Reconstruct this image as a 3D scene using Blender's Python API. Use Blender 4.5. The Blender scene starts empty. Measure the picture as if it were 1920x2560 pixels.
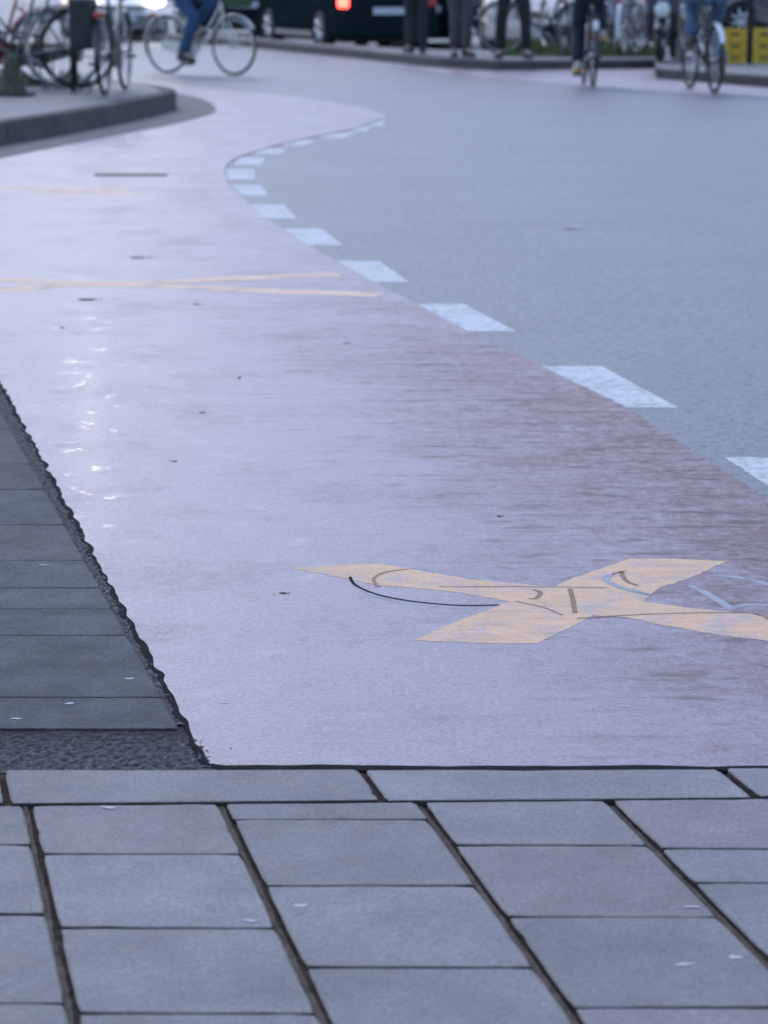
import bpy, bmesh, math, random
from mathutils import Vector, Matrix, noise
random.seed(7)
R = math.radians
scene = bpy.context.scene
C = scene.collection

# ------------------------------------------------------------------ camera
F, H, HORIZ = 6625.0, 1.305, -87.0           # focal length in 1920-px units, eye height, horizon row
PITCH = math.atan((1280 - HORIZ) / F)
def at(px, py, z=0.0):
    """ground point (height z) that the surveyed picture position shows"""
    u = (px - 960) / F; v = (py - 1280) / F
    dy = math.cos(PITCH) - v * math.sin(PITCH); dz = -math.sin(PITCH) - v * math.cos(PITCH)
    t = (z - H) / dz
    return Vector((u * t, dy * t, z))
K = 1920 / 1659
def ad(px, py, z=0.0): return at(px * K, py * K, z)
cam = bpy.data.cameras.new('camera'); co = bpy.data.objects.new('camera', cam); C.objects.link(co)
co.location = (0, 0, H); co.rotation_euler = (math.pi / 2 - PITCH, 0, 0)
cam.sensor_fit = 'HORIZONTAL'; cam.sensor_width = 24; cam.lens = 24 * F / 1920
cam.clip_start = 0.1; cam.clip_end = 2000
cam.dof.use_dof = True; cam.dof.focus_distance = 5.2; cam.dof.aperture_fstop = 6.0
scene.camera = co

# ------------------------------------------------------------------ materials
def nodes(name):
    m = bpy.data.materials.new(name); m.use_nodes = True
    nt = m.node_tree; b = nt.nodes['Principled BSDF']
    return m, nt, b
def N(nt, t, **kw):
    n = nt.nodes.new(t)
    for k, v in kw.items():
        if k in n.inputs: n.inputs[k].default_value = v
        else: setattr(n, k, v)
    return n
def coord(nt):
    g = N(nt, 'ShaderNodeNewGeometry'); return g.outputs['Position']
def objco(nt): return N(nt, 'ShaderNodeTexCoord').outputs['Object']
def noise_n(nt, vec, scale, detail=4, rough=.55):
    n = N(nt, 'ShaderNodeTexNoise', Scale=scale, Detail=detail, Roughness=rough)
    nt.links.new(vec, n.inputs['Vector']); return n.outputs['Fac']
def ramp(nt, fac, stops):
    r = N(nt, 'ShaderNodeValToRGB'); e = r.color_ramp.elements
    while len(e) < len(stops): e.new(.5)
    for i, (p, c) in enumerate(stops):
        e[i].position = p; e[i].color = (*c, 1) if len(c) == 3 else c
    nt.links.new(fac, r.inputs['Fac']); return r.outputs['Color']
def g3(v): return (v, v, v)
def mathn(nt, op, a, b=None, clamp=False):
    n = N(nt, 'ShaderNodeMath', operation=op, use_clamp=clamp)
    for i, x in enumerate((a, b)):
        if x is None: continue
        if isinstance(x, (int, float)): n.inputs[i].default_value = x
        else: nt.links.new(x, n.inputs[i])
    return n.outputs[0]
def mix(nt, fac, a, b, blend='MIX'):
    n = N(nt, 'ShaderNodeMixRGB', blend_type=blend)
    for i, x in enumerate((fac, a, b)):
        if isinstance(x, (int, float)): n.inputs[i].default_value = x
        elif isinstance(x, tuple): n.inputs[i].default_value = (*x, 1)
        else: nt.links.new(x, n.inputs[i])
    return n.outputs[0]
def bump(nt, b, h, strength, dist=.01, sock='Normal', prev=None):
    n = N(nt, 'ShaderNodeBump', Strength=strength, Distance=dist)
    nt.links.new(h, n.inputs['Height'])
    if prev is not None: nt.links.new(prev, n.inputs['Normal'])
    if b is not None: nt.links.new(n.outputs[0], b.inputs[sock])
    return n.outputs[0]
_m = {}
def mat(name, col, rough=.5, metal=0., var=.18, scale=14, spec=.5, coat=0., bmp=.0, emit=None, es=0.):
    if name in _m: return _m[name]
    m, nt, b = nodes(name)
    f = noise_n(nt, objco(nt), scale, 5)
    lo = tuple(c * (1 - var) for c in col); hi = tuple(min(1, c * (1 + var)) for c in col)
    nt.links.new(ramp(nt, f, [(.3, lo), (.7, hi)]), b.inputs['Base Color'])
    r = ramp(nt, noise_n(nt, objco(nt), scale * 2.3, 3), [(.3, g3(max(.03, rough - .08))), (.7, g3(min(1, rough + .1)))])
    nt.links.new(r, b.inputs['Roughness'])
    b.inputs['Metallic'].default_value = metal; b.inputs['Specular IOR Level'].default_value = spec
    b.inputs['Coat Weight'].default_value = coat; b.inputs['Coat Roughness'].default_value = .08
    if bmp: bump(nt, b, noise_n(nt, objco(nt), scale * 6, 4), bmp, .005)
    if emit:
        b.inputs['Emission Color'].default_value = (*emit, 1); b.inputs['Emission Strength'].default_value = es
    _m[name] = m; return m

def ground_mat(name, lo, hi, rough, grain=260, blot=3.0, spec=.5, gb=.5, tint=None, mg=.35, ms=26, bd=.004, pits=0.):
    m, nt, b = nodes(name); P = coord(nt)
    big = noise_n(nt, P, blot, 6, .62); fine = noise_n(nt, P, grain, 4, .72); mid = noise_n(nt, P, ms, 5, .7)
    c = ramp(nt, big, [(.32, lo), (.68, hi)])
    c = mix(nt, .8, c, ramp(nt, fine, [(.3, g3(.28)), (.7, g3(.72))]), 'OVERLAY')
    c = mix(nt, mg, c, ramp(nt, mid, [(.32, g3(.28)), (.68, g3(.70))]), 'OVERLAY')
    if pits:
        pn = noise_n(nt, P, 29, 6, .74); c = mix(nt, mathn(nt, 'MULTIPLY', ramp(nt, pn, [(.51, g3(0)), (.63, g3(1))]), pits), c, tuple(v * .22 for v in lo))
        pl = noise_n(nt, P, 38, 5, .72); c = mix(nt, mathn(nt, 'MULTIPLY', ramp(nt, pl, [(.58, g3(0)), (.68, g3(1))]), pits * .6), c, tuple(min(1, v * 1.6) for v in hi))
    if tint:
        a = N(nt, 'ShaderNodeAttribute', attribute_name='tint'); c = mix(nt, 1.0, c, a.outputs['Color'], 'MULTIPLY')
    nt.links.new(c, b.inputs['Base Color'])
    rr = ramp(nt, mid, [(.3, g3(rough - .1)), (.7, g3(rough + .1))]); nt.links.new(rr, b.inputs['Roughness'])
    b.inputs['Specular IOR Level'].default_value = spec
    h = mathn(nt, 'ADD', fine, mathn(nt, 'MULTIPLY', mid, 1.4))
    bump(nt, b, h, gb, bd)
    return m

M_road = ground_mat('asphalt', (.102, .116, .142), (.136, .150, .176), .57, grain=95, blot=.9, spec=.5, gb=.7, mg=.8, ms=30, bd=.004, pits=1.0)
M_slab = ground_mat('concrete_paver', (.120, .121, .128), (.180, .179, .186), .68, grain=170, blot=6, gb=.5, spec=.4, tint=True)
M_dirt = ground_mat('joint_dirt', (.014, .012, .011), (.050, .038, .028), .95, grain=150, blot=9, spec=.2, gb=.8)
M_left = ground_mat('dark_slab', (.058, .065, .068), (.100, .106, .108), .88, grain=120, blot=9, spec=.2, gb=.7, tint=True)
def coarse_mat():
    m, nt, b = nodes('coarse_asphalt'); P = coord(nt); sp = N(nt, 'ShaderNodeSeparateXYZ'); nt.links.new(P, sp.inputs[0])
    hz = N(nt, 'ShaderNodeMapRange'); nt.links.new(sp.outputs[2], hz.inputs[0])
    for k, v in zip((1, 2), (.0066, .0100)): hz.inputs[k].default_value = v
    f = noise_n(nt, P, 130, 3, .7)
    c = mix(nt, mathn(nt, 'MULTIPLY', hz.outputs[0], ramp(nt, f, [(.35, g3(.25)), (.65, g3(1))])), (.005, .005, .008), (.135, .145, .16))  # pits painted black, lump tops pale: shade and sheen put into the colour
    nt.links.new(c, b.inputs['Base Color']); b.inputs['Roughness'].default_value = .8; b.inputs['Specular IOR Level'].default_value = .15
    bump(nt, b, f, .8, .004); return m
M_rough = coarse_mat()
M_tar = ground_mat('tar', (.008, .007, .010), (.02, .018, .022), .95, grain=200, blot=20, gb=.6, spec=.05)
M_kerb = ground_mat('kerb_stone', (.060, .057, .058), (.092, .088, .085), .85, grain=90, blot=4, spec=.3, gb=.4)
M_isl = ground_mat('island_slab', (.10, .108, .118), (.14, .145, .155), .7, grain=220, blot=4, spec=.35, gb=.3)
M_median = ground_mat('median_slab', (.10, .105, .115), (.15, .15, .155), .75, grain=220, blot=3, spec=.4, gb=.3)
M_soil = ground_mat('soil', (.03, .035, .02), (.07, .07, .045), .95, grain=90, blot=6, spec=.1, gb=.8)

def path_mat():
    m, nt, b = nodes('red_cycle_surface'); P = coord(nt)
    sep = N(nt, 'ShaderNodeSeparateXYZ'); nt.links.new(P, sep.inputs[0])
    s = mathn(nt, 'ADD', sep.outputs[0], mathn(nt, 'MULTIPLY', sep.outputs[1], .2255))       # across the lane
    edge = N(nt, 'ShaderNodeMapRange'); edge.interpolation_type = 'SMOOTHSTEP'
    sh = N(nt, 'ShaderNodeMapRange'); nt.links.new(sep.outputs[1], sh.inputs[0])
    for k, v in zip((1, 2, 3, 4), (4.2, 8.0, .28, 0.)): sh.inputs[k].default_value = v
    nt.links.new(mathn(nt, 'ADD', s, sh.outputs[0]), edge.inputs[0])
    for k, v in zip((1, 2, 3, 4), (1.45, 2.45, 0., 1.)): edge.inputs[k].default_value = v
    lane = N(nt, 'ShaderNodeMapRange'); nt.links.new(s, lane.inputs[0])
    for k, v in zip((1, 2, 3, 4), (1.0, 1.7, 0., 1.)): lane.inputs[k].default_value = v
    near = N(nt, 'ShaderNodeMapRange'); near.interpolation_type = 'SMOOTHSTEP'; nt.links.new(sep.outputs[1], near.inputs[0])
    for k, v in zip((1, 2, 3, 4), (7.0, 11.5, 1., .12)): near.inputs[k].default_value = v
    blot = noise_n(nt, P, 2.4, 6, .62); mid = noise_n(nt, P, 13, 6, .68); fine = noise_n(nt, P, 105, 4, .75)
    wear = mathn(nt, 'MULTIPLY', edge.outputs[0], near.outputs[0])
    w = mathn(nt, 'ADD', mathn(nt, 'MULTIPLY', wear, .60), mathn(nt, 'MULTIPLY', mathn(nt, 'SUBTRACT', blot, .5), .9))
    str_ = noise_n(nt, P, 31, 4, .7)
    w = mathn(nt, 'ADD', w, mathn(nt, 'MULTIPLY', mathn(nt, 'SUBTRACT', str_, .5), mathn(nt, 'ADD', mathn(nt, 'MULTIPLY', wear, 1.6), .5)))
    mp = N(nt, 'ShaderNodeMapping'); mp.inputs['Scale'].default_value = (1.6, 17, 1); mp.inputs['Rotation'].default_value = (0, 0, .06); nt.links.new(P, mp.inputs[0])
    sk = noise_n(nt, mp.outputs[0], 1.0, 8, .72)
    w = mathn(nt, 'ADD', w, mathn(nt, 'MULTIPLY', mathn(nt, 'SUBTRACT', sk, .5), mathn(nt, 'ADD', mathn(nt, 'MULTIPLY', wear, 1.0), .3)))
    w = mathn(nt, 'ADD', w, mathn(nt, 'MULTIPLY', mathn(nt, 'SUBTRACT', mid, .5), .8), True)
    c = mix(nt, w, (.186, .152, .190), (.110, .058, .052))
    mp2 = N(nt, 'ShaderNodeMapping'); mp2.inputs['Scale'].default_value = (4.5, 15, 1); nt.links.new(P, mp2.inputs[0])
    dn = noise_n(nt, mp2.outputs[0], 1.0, 7, .7)
    dm = mathn(nt, 'MULTIPLY', ramp(nt, dn, [(.54, g3(0)), (.65, g3(1))]), mathn(nt, 'ADD', mathn(nt, 'ADD', mathn(nt, 'MULTIPLY', wear, .8), mathn(nt, 'MULTIPLY', lane.outputs[0], .75)), .08), True)
    c = mix(nt, dm, c, (.055, .035, .040))
    c = mix(nt, .85, c, ramp(nt, fine, [(.32, g3(.27)), (.68, g3(.70))]), 'OVERLAY')
    c = mix(nt, .3, c, ramp(nt, mid, [(.3, g3(.36)), (.7, g3(.64))]), 'OVERLAY')
    nt.links.new(c, b.inputs['Base Color'])
    nt.links.new(ramp(nt, w, [(0., g3(.47)), (.8, g3(.72))]), b.inputs['Roughness'])
    b.inputs['Specular IOR Level'].default_value = .5
    h = mathn(nt, 'ADD', fine, mathn(nt, 'MULTIPLY', mid, 1.2))
    bump(nt, b, h, .35, .003)
    # thin worn sealer: broken film that glints
    film = ramp(nt, noise_n(nt, P, 11, 4), [(.60, g3(.012)), (.66, g3(.10))])
    lim = N(nt, 'ShaderNodeMapRange'); nt.links.new(s, lim.inputs[0])
    for k, v in zip((1, 2, 3, 4), (1.2, 1.5, 1., 0.)): lim.inputs[k].default_value = v
    film = mathn(nt, 'MULTIPLY', film, lim.outputs[0])
    nt.links.new(film, b.inputs['Coat Weight']); b.inputs['Coat Roughness'].default_value = .12
    bump(nt, b, noise_n(nt, P, 45, 4), .16, .004, 'Coat Normal')
    return m
M_path = path_mat()

def paint_mat(name, col, wear_col, thr=.62, scale=40, under=(.12, .13, .15), rough=.7):
    m, nt, b = nodes(name); P = coord(nt)
    a = noise_n(nt, P, scale, 6, .7); f = noise_n(nt, P, 170, 3, .7); big = noise_n(nt, P, 5, 4)
    st = N(nt, 'ShaderNodeMapping'); st.inputs['Scale'].default_value = (7, 34, 5); nt.links.new(P, st.inputs[0])
    brush = noise_n(nt, st.outputs[0], 1.0, 6, .75)
    wf = mathn(nt, 'ADD', a, mathn(nt, 'MULTIPLY', mathn(nt, 'SUBTRACT', big, .5), .35))
    c = mix(nt, ramp(nt, wf, [(thr - .07, g3(0)), (thr + .10, g3(1))]), col, wear_col)
    c = mix(nt, .5, c, ramp(nt, brush, [(.28, g3(.30)), (.72, g3(.66))]), 'OVERLAY')
    c = mix(nt, .6, c, ramp(nt, f, [(.3, g3(.34)), (.7, g3(.64))]), 'OVERLAY')
    bare = mathn(nt, 'ADD', mathn(nt, 'MULTIPLY', f, .75), mathn(nt, 'MULTIPLY', a, .45))
    c = mix(nt, ramp(nt, bare, [(.69, g3(0)), (.80, g3(.75))]), c, under)
    nt.links.new(c, b.inputs['Base Color']); b.inputs['Roughness'].default_value = rough; b.inputs['Specular IOR Level'].default_value = .35
    bump(nt, b, f, .45, .003); return m
M_white = paint_mat('white_road_paint', (.47, .49, .50), (.27, .29, .31), .53, 24)
M_orange = paint_mat('orange_paint', (.56, .365, .225), (.42, .33, .28), .54, 11, (.19, .16, .19))
M_orange_pale = paint_mat('faded_orange_paint', (.62, .45, .31), (.38, .30, .26), .54, 7, (.18, .15, .18))
M_greypaint = paint_mat('worn_white_paint', (.27, .29, .33), (.20, .19, .21), .54, 20)

rubber = mat('rubber', (.016, .016, .018), .75, var=.3)
chrome = mat('bright_metal', (.55, .56, .58), .25, 1.)
steel = mat('dull_steel', (.30, .31, .32), .4, 1.)
black = mat('black_paint', (.012, .013, .016), .35, coat=.3)
blackpl = mat('black_plastic', (.02, .02, .022), .55)
white = mat('white_paint', (.66, .68, .72), .35, coat=.3)
grey = mat('grey_plastic', (.16, .165, .17), .6)
skinm = mat('skin', (.50, .32, .25), .55, var=.08)
glass = mat('dark_glass', (.02, .025, .03), .06, spec=.8)
redlens = mat('red_lens', (.30, .01, .015), .2, coat=.5)

# ------------------------------------------------------------------ mesh helpers
class MB:
    def __init__(s): s.v = []; s.f = []; s.sm = []
    def add(s, vs, fs, smooth=True):
        o = len(s.v); s.v += [tuple(v) for v in vs]
        for f in fs: s.f.append([i + o for i in f]); s.sm.append(smooth)
        return s
    def tube(s, pts, r, n=8, closed=False, caps=True):
        pts = [Vector(p) for p in pts]; L = len(pts)
        rad = r if isinstance(r, (list, tuple)) else [r] * L
        vs = []; up = None
        for i, p in enumerate(pts):
            a = pts[(i - 1) % L] if (closed or i) else p; b = pts[(i + 1) % L] if (closed or i < L - 1) else p
            t = (b - a).normalized()
            if up is None:
                up = Vector((0, 0, 1)) if abs(t.z) < .9 else Vector((1, 0, 0))
            x = t.cross(up).normalized(); y = x.cross(t).normalized(); up = y
            for k in range(n):
                q = 2 * math.pi * k / n; vs.append(p + (x * math.cos(q) + y * math.sin(q)) * rad[i])
        fs = []
        for i in range(L if closed else L - 1):
            j = (i + 1) % L
            for k in range(n):
                k2 = (k + 1) % n; fs.append([i * n + k, i * n + k2, j * n + k2, j * n + k])
        if not closed and caps:
            fs.append(list(range(n))[::-1]); fs.append([(L - 1) * n + k for k in range(n)])
        return s.add(vs, fs)
    def box(s, c, d, rz=0., bev=0., ry=0.):
        bm = bmesh.new(); bmesh.ops.create_cube(bm, size=1)
        bmesh.ops.scale(bm, vec=d, verts=bm.verts)
        if bev: bmesh.ops.bevel(bm, geom=bm.edges[:], offset=bev, segments=2, affect='EDGES', profile=.6)
        mt = Matrix.Translation(c) @ Matrix.Rotation(rz, 4, 'Z') @ Matrix.Rotation(ry, 4, 'Y')
        bm.verts.index_update()
        s.add([mt @ v.co for v in bm.verts], [[v.index for v in f.verts] for f in bm.faces], False); bm.free(); return s
    def ell(s, c, r, n=14, m=9, rot=None):
        vs = []; fs = []; c = Vector(c)
        for i in range(m + 1):
            t = math.pi * i / m
            for k in range(n):
                q = 2 * math.pi * k / n
                p = Vector((r[0] * math.sin(t) * math.cos(q), r[1] * math.sin(t) * math.sin(q), r[2] * math.cos(t)))
                vs.append(c + (rot @ p if rot else p))
        for i in range(m):
            for k in range(n):
                k2 = (k + 1) % n; fs.append([i * n + k, (i + 1) * n + k, (i + 1) * n + k2, i * n + k2])
        return s.add(vs, fs)
    def prism(s, poly, y0, y1):
        """xz outline extruded in y"""
        n = len(poly)
        vs = [(x, y0, z) for x, z in poly] + [(x, y1, z) for x, z in poly]
        fs = [list(range(n)), list(range(2 * n - 1, n - 1, -1))] + [[i, i + n, (i + 1) % n + n, (i + 1) % n] for i in range(n)]
        return s.add(vs, fs, False)
    def sheet(s, pts, z0, z1=None):
        """outline in the ground plane: a top face at z0 and, with z1, sides down to it"""
        n = len(pts); vs = [(p[0], p[1], z0) for p in pts]; fs = [list(range(n))]
        if z1 is not None:
            vs += [(p[0], p[1], z1) for p in pts]
            fs += [[i, i + n, (i + 1) % n + n, (i + 1) % n] for i in range(n)]
        return s.add(vs, fs, False)
    def strip(s, pts, w, z):
        """flat ribbon of width w along ground points"""
        pts = [Vector((p[0], p[1])) for p in pts]; vs = []
        ws = w if isinstance(w, (list, tuple)) else [w] * len(pts)
        for i, p in enumerate(pts):
            a = pts[max(0, i - 1)]; b = pts[min(len(pts) - 1, i + 1)]; t = (b - a).normalized(); n = Vector((-t.y, t.x)) * ws[i] / 2
            vs += [(p.x + n.x, p.y + n.y, z), (p.x - n.x, p.y - n.y, z)]
        return s.add(vs, [[2 * i, 2 * i + 1, 2 * i + 3, 2 * i + 2] for i in range(len(pts) - 1)], False)
    def build(s, name, m, parent=None, recalc=True):
        me = bpy.data.meshes.new(name); me.from_pydata(s.v, [], s.f)
        if recalc:
            bm = bmesh.new(); bm.from_mesh(me); bmesh.ops.recalc_face_normals(bm, faces=bm.faces[:]); bm.to_mesh(me); bm.free()
        me.polygons.foreach_set('use_smooth', s.sm); me.materials.append(m)
        o = bpy.data.objects.new(name, me); C.objects.link(o)
        if parent: o.parent = parent
        return o
def tag(o, label=None, cat=None, group=None, kind=None):
    if label: o['label'] = label
    if cat: o['category'] = cat
    if group: o['group'] = group
    if kind: o['kind'] = kind
    return o
def empty(name, loc, rz=0., label=None, cat=None, group=None):
    o = bpy.data.objects.new(name, None); C.objects.link(o); o.location = loc; o.rotation_euler = (0, 0, rz); o.empty_display_size = .1
    return tag(o, label, cat, group)
def tints(o, fn):
    a = o.data.attributes.new('tint', 'FLOAT_COLOR', 'CORNER')
    for p in o.data.polygons:
        c = fn(p)
        for li in p.loop_indices: a.data[li].color = (*c, 1)
def upface(o):
    """make the top faces of a flat sheet look up"""
    bm = bmesh.new(); bm.from_mesh(o.data)
    for f in bm.faces:
        if abs(f.normal.z) > .5 and f.normal.z < 0: f.normal_flip()
    bm.to_mesh(o.data); bm.free(); return o

# ------------------------------------------------------------------ sky and light
w = bpy.data.worlds.new('World'); scene.world = w; w.use_nodes = True
wn = w.node_tree; bg = wn.nodes['Background']
sky = wn.nodes.new('ShaderNodeTexSky'); sky.sky_type = 'NISHITA'; sky.sun_disc = False
SUN_EL, SUN_AZ = R(46), R(-22)
sky.sun_elevation = SUN_EL; sky.sun_rotation = SUN_AZ; sky.air_density = 1.3; sky.dust_density = .9; sky.ozone_density = 2.5
tn = wn.nodes.new('ShaderNodeMixRGB'); tn.blend_type = 'MULTIPLY'; tn.inputs[0].default_value = 1; tn.inputs[2].default_value = (.985, .945, 1.03, 1)   # cool overcast dusk
wn.links.new(sky.outputs[0], tn.inputs[1]); wn.links.new(tn.outputs[0], bg.inputs[0]); bg.inputs[1].default_value = .15
sun = bpy.data.lights.new('sun', 'SUN'); so = bpy.data.objects.new('sun', sun); C.objects.link(so)
sun.energy = .5; sun.angle = R(24); sun.color = (1, .97, .94)
d = Vector((math.sin(SUN_AZ) * math.cos(SUN_EL), math.cos(SUN_AZ) * math.cos(SUN_EL), math.sin(SUN_EL)))
so.rotation_euler = d.to_track_quat('Z', 'Y').to_euler()
vs_ = scene.view_settings; vs_.view_transform = 'Standard'; vs_.look = 'None'; vs_.gamma = 1; vs_.use_curve_mapping = False; vs_.exposure = 1.04

# ================================================================== GROUND
road = MB()
road.sheet([(-400, -60), (400, -60), (400, 700), (-400, 700)], 0.0)
road = upface(road.build('road', M_road)); tag(road, kind='structure')

# path -------------------------------------------------------------
right_px = [(2562, 1672), (1659, 1085), (1345, 881), (1158, 790), (1003, 716), (893, 657), (803, 610), (722, 564), (660, 530), (608, 494),
            (570, 472), (538, 442), (512, 418), (494, 402), (487, 388), (487, 368), (492, 356), (512, 343), (550, 329), (620, 310), (700, 293),
            (760, 280), (800, 268), (822, 258), (822, 246), (795, 237), (745, 226), (680, 216), (600, 207), (500, 196), (420, 188), (330, 181), (200, 175), (0, 172), (-250, 172)]
right_w = [ad(*p) for p in right_px]
def smooth_line(pts, k=3):
    out = []
    P = [Vector((p[0], p[1])) for p in pts]
    for i in range(len(P) - 1):
        p0 = P[max(0, i - 1)]; p1 = P[i]; p2 = P[i + 1]; p3 = P[min(len(P) - 1, i + 2)]
        for j in range(k):
            t = j / k
            out.append(.5 * ((2 * p1) + (p2 - p0) * t + (2 * p0 - 5 * p1 + 4 * p2 - p3) * t * t + (3 * p1 - p0 - 3 * p2 + p3) * t ** 3))
    out.append(P[-1]); return out
curve_r = [Vector((p[0], p[1])) for p in right_w[:8]] + smooth_line(right_w[8:], 3)
def jag(pts, step, amp, sc=9.):
    out = []
    for a, b in zip(pts, pts[1:]):
        n = max(1, int((b - a).length / step)); t = (b - a).normalized(); q = Vector((-t.y, t.x))
        for i in range(n):
            p = a.lerp(b, i / n); out.append(p + q * amp * noise.noise(Vector((p.x * sc, p.y * sc, 3.1))))
    out.append(pts[-1]); return out
v2 = lambda p: Vector((p[0], p[1]))
edge_r = jag(curve_r[:9], .02, .008, 24.) + curve_r[9:]
apron_px = [(-250, 178), (0, 183), (200, 190), (330, 200), (380, 205), (430, 214), (458, 227), (466, 238), (458, 246), (400, 262), (330, 277), (250, 292), (100, 322), (0, 342), (-150, 375), (-400, 440)]
apron_in = [v2(ad(*p)) for p in apron_px]
# straight left edge of the lane, ragged
A0 = v2(at(515, 1925)); A1 = v2(at(0, 966)); dirL = (A1 - A0).normalized()
A2 = A0 + dirL * 11.5
front = [v2(at(515, 1925)), v2(at(560, 1931)), v2(at(1920, 1933)), v2(right_w[0])]
left_edge = jag([A2, A0], .02, .010, 16.)
front_edge = jag(front, .03, .008, 16.)
outline = edge_r + apron_in[1:] + [v2((-4.5, 15.5))] + left_edge + front_edge[1:-1]
path = MB().sheet(outline, .008, -.002)
path = upface(path.build('cycle_path', M_path)); tag(path, kind='structure')
# tar seam round its edges
seam = MB()
seam.strip(front_edge, [.026 + .018 * noise.noise(Vector((p.x * 12, 0, 1))) for p in front_edge], .0087)
seam.strip(left_edge, [.011 + .010 * noise.noise(Vector((p.x * 9, p.y * 9, 1))) for p in left_edge], .0088)
upface(seam.build('tar_seam', M_tar, path))
# far strip of red path under the two riders
far_path = MB().sheet([v2(at(*p)) for p in [(980, 164), (1100, 170), (1246, 177), (1640, 173), (1641, 198), (1920, 220), (2600, 300), (2600, 330), (1920, 246), (1640, 232), (1430, 214), (1250, 200), (1050, 178)]], .006, -.002)
far_path = upface(far_path.build('cycle_path', M_path)); tag(far_path, kind='structure')

# white dashes ------------------------------------------------------
dash_d = [[(1158, 791), (1300, 791), (1465, 881), (1345, 881)], [(893, 657), (1003, 657), (1115, 716), (1003, 716)], [(722, 564), (818, 564), (885, 610), (803, 610)],
          [(608, 494), (695, 494), (740, 530), (660, 530)], [(538, 442), (612, 442), (641, 472), (570, 472)], [(499, 400), (565, 400), (578, 422), (522, 422)], [(488, 366), (550, 366), (550, 387), (488, 387)],
          [(1565, 988), (1730, 988), (1990, 1120), (1765, 1120)]]
dash_z = [[(505, 448), (650, 448), (625, 488), (470, 488)], [(605, 395), (775, 395), (740, 425), (580, 425)], [(795, 345), (950, 345), (875, 378), (745, 378)], [(1010, 305), (1170, 305), (1100, 333), (960, 333)],
          [(1150, 268), (1265, 270), (1235, 295), (1095, 293)], [(1235, 238), (1335, 238), (1332, 262), (1245, 262)], [(1245, 205), (1335, 205), (1335, 228), (1255, 228)], [(1200, 174), (1275, 178), (1312, 193), (1240, 192)],
          [(1120, 150), (1190, 152), (1232, 165), (1155, 163)], [(1010, 130), (1075, 132), (1120, 143), (1050, 142)], [(900, 112), (960, 113), (1010, 123), (940, 122)]]
dashes = [[ad(*p) for p in q] for q in dash_d] + [[at(380 + x * .434, 200 + y * .434) for x, y in q] for q in dash_z]
q = dashes[7]; step = (dashes[7][0] - dashes[0][0]); dashes.append([p + step for p in q]); dashes.append([p + step * 2 for p in q])
for q in dashes:
    o = upface(MB().sheet(jag([v2(p) for p in q] + [v2(q[0])], .015, .006, 45.)[:-1], .0007).build('lane_dash', M_white, road))

# orange crosses sprayed over the worn bicycle symbol ----------------
z1 = lambda x, y: v2(at(700 + x * .7354, 1350 + y * .7354))
cross = [z1(*p) for p in [(40, 108), (160, 98), (330, 92), (450, 112), (640, 145), (840, 164), (930, 172), (1000, 140), (1190, 75), (1340, 76), (1520, 84), (1400, 140), (1290, 175), (1230, 222), (1400, 245), (1600, 264), (1700, 290),
                          (1800, 345), (1850, 385), (1659, 356), (1500, 338), (1300, 302), (1180, 277), (1060, 270), (990, 310), (870, 365), (740, 366), (460, 355), (560, 305), (680, 262), (780, 222), (660, 200), (560, 185), (330, 165), (180, 135)]]
o = upface(MB().sheet(jag(cross + [cross[0]], .008, .006, 70.)[:-1], .0084).build('orange_cross', M_orange, path))
def arc(pts, k=5): return smooth_line([z1(*p) for p in pts], k)
dk = MB()
dk.strip(arc([(238, 138), (255, 165), (320, 195), (420, 217), (540, 231), (640, 236), (745, 234)]), .007, .0088)
bk_ = MB()
bk_.strip(arc([(435, 112), (360, 122), (318, 145), (335, 172)]), .009, .0087)
bk_.strip(arc([(540, 172), (700, 172), (880, 172), (1110, 175)]), .006, .0088)
bk_.strip(arc([(860, 182), (885, 192), (870, 212), (845, 212)]), .011, .0087)
bk_.strip(arc([(985, 178), (995, 215), (1003, 262)]), .011, .0087)
bk_.strip(arc([(1105, 155), (1130, 130), (1175, 118)]), .009, .0087)
bk_.strip(arc([(1160, 120), (1175, 150), (1215, 168)]), .011, .0087)
bk_.strip(arc([(1010, 280), (1300, 264), (1600, 262), (1660, 285)]), .009, .0087)
bk_.strip(arc([(800, 222), (900, 244), (960, 270)]), .006, .0088)
upface(bk_.build('symbol_outline', ground_mat('brown_stain', (.22, .155, .11), (.33, .23, .155), .9, grain=120, blot=30, spec=.1), path))
upface(dk.build('symbol_outline', M_tar, path))
wt = MB()
wt.strip(arc([(1470, 132), (1560, 140), (1660, 163), (1760, 200)]), .022, .00825)
wt.strip(arc([(1400, 168), (1460, 200), (1540, 250)]), .020, .00825)
wt.strip(arc([(238, 150), (320, 203), (440, 227), (640, 246)]), .014, .00825)
wt.strip(arc([(450, 108), (600, 130), (760, 158)]), .016, .00825)
wt.strip(arc([(1545, 243), (1600, 232), (1720, 240)]), .018, .00832)
upface(wt.build('worn_symbol_line', M_greypaint, path))
wt = MB(); wt.strip(arc([(1118, 130), (1110, 150), (1160, 175), (1260, 200)]), .016, .0089); upface(wt.build('worn_symbol_line', M_greypaint, path))
zz = lambda x, y: v2(at(x * .5787, 400 + y * .5787))
fx = MB()
fx.strip(jag([zz(-400, 500), zz(0, 525), zz(300, 537), zz(680, 551), zz(1180, 574), zz(1640, 590)], .05, .02, 6.), .135, .0083)
fx.strip(jag([zz(-400, 600), zz(0, 572), zz(270, 548), zz(600, 541), zz(1000, 521), zz(1460, 501)], .05, .02, 6.), .135, .0085)
upface(fx.build('faded_cross', M_orange_pale, path))
fx = MB()
fx.strip(jag([zz(-200, 118), zz(40, 124), zz(200, 128), zz(400, 142), zz(585, 152)], .05, .05, 5.), .14, .0083)
fx.strip(jag([zz(150, 143), zz(300, 146), zz(560, 128)], .05, .05, 5.), .12, .0085)
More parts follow.
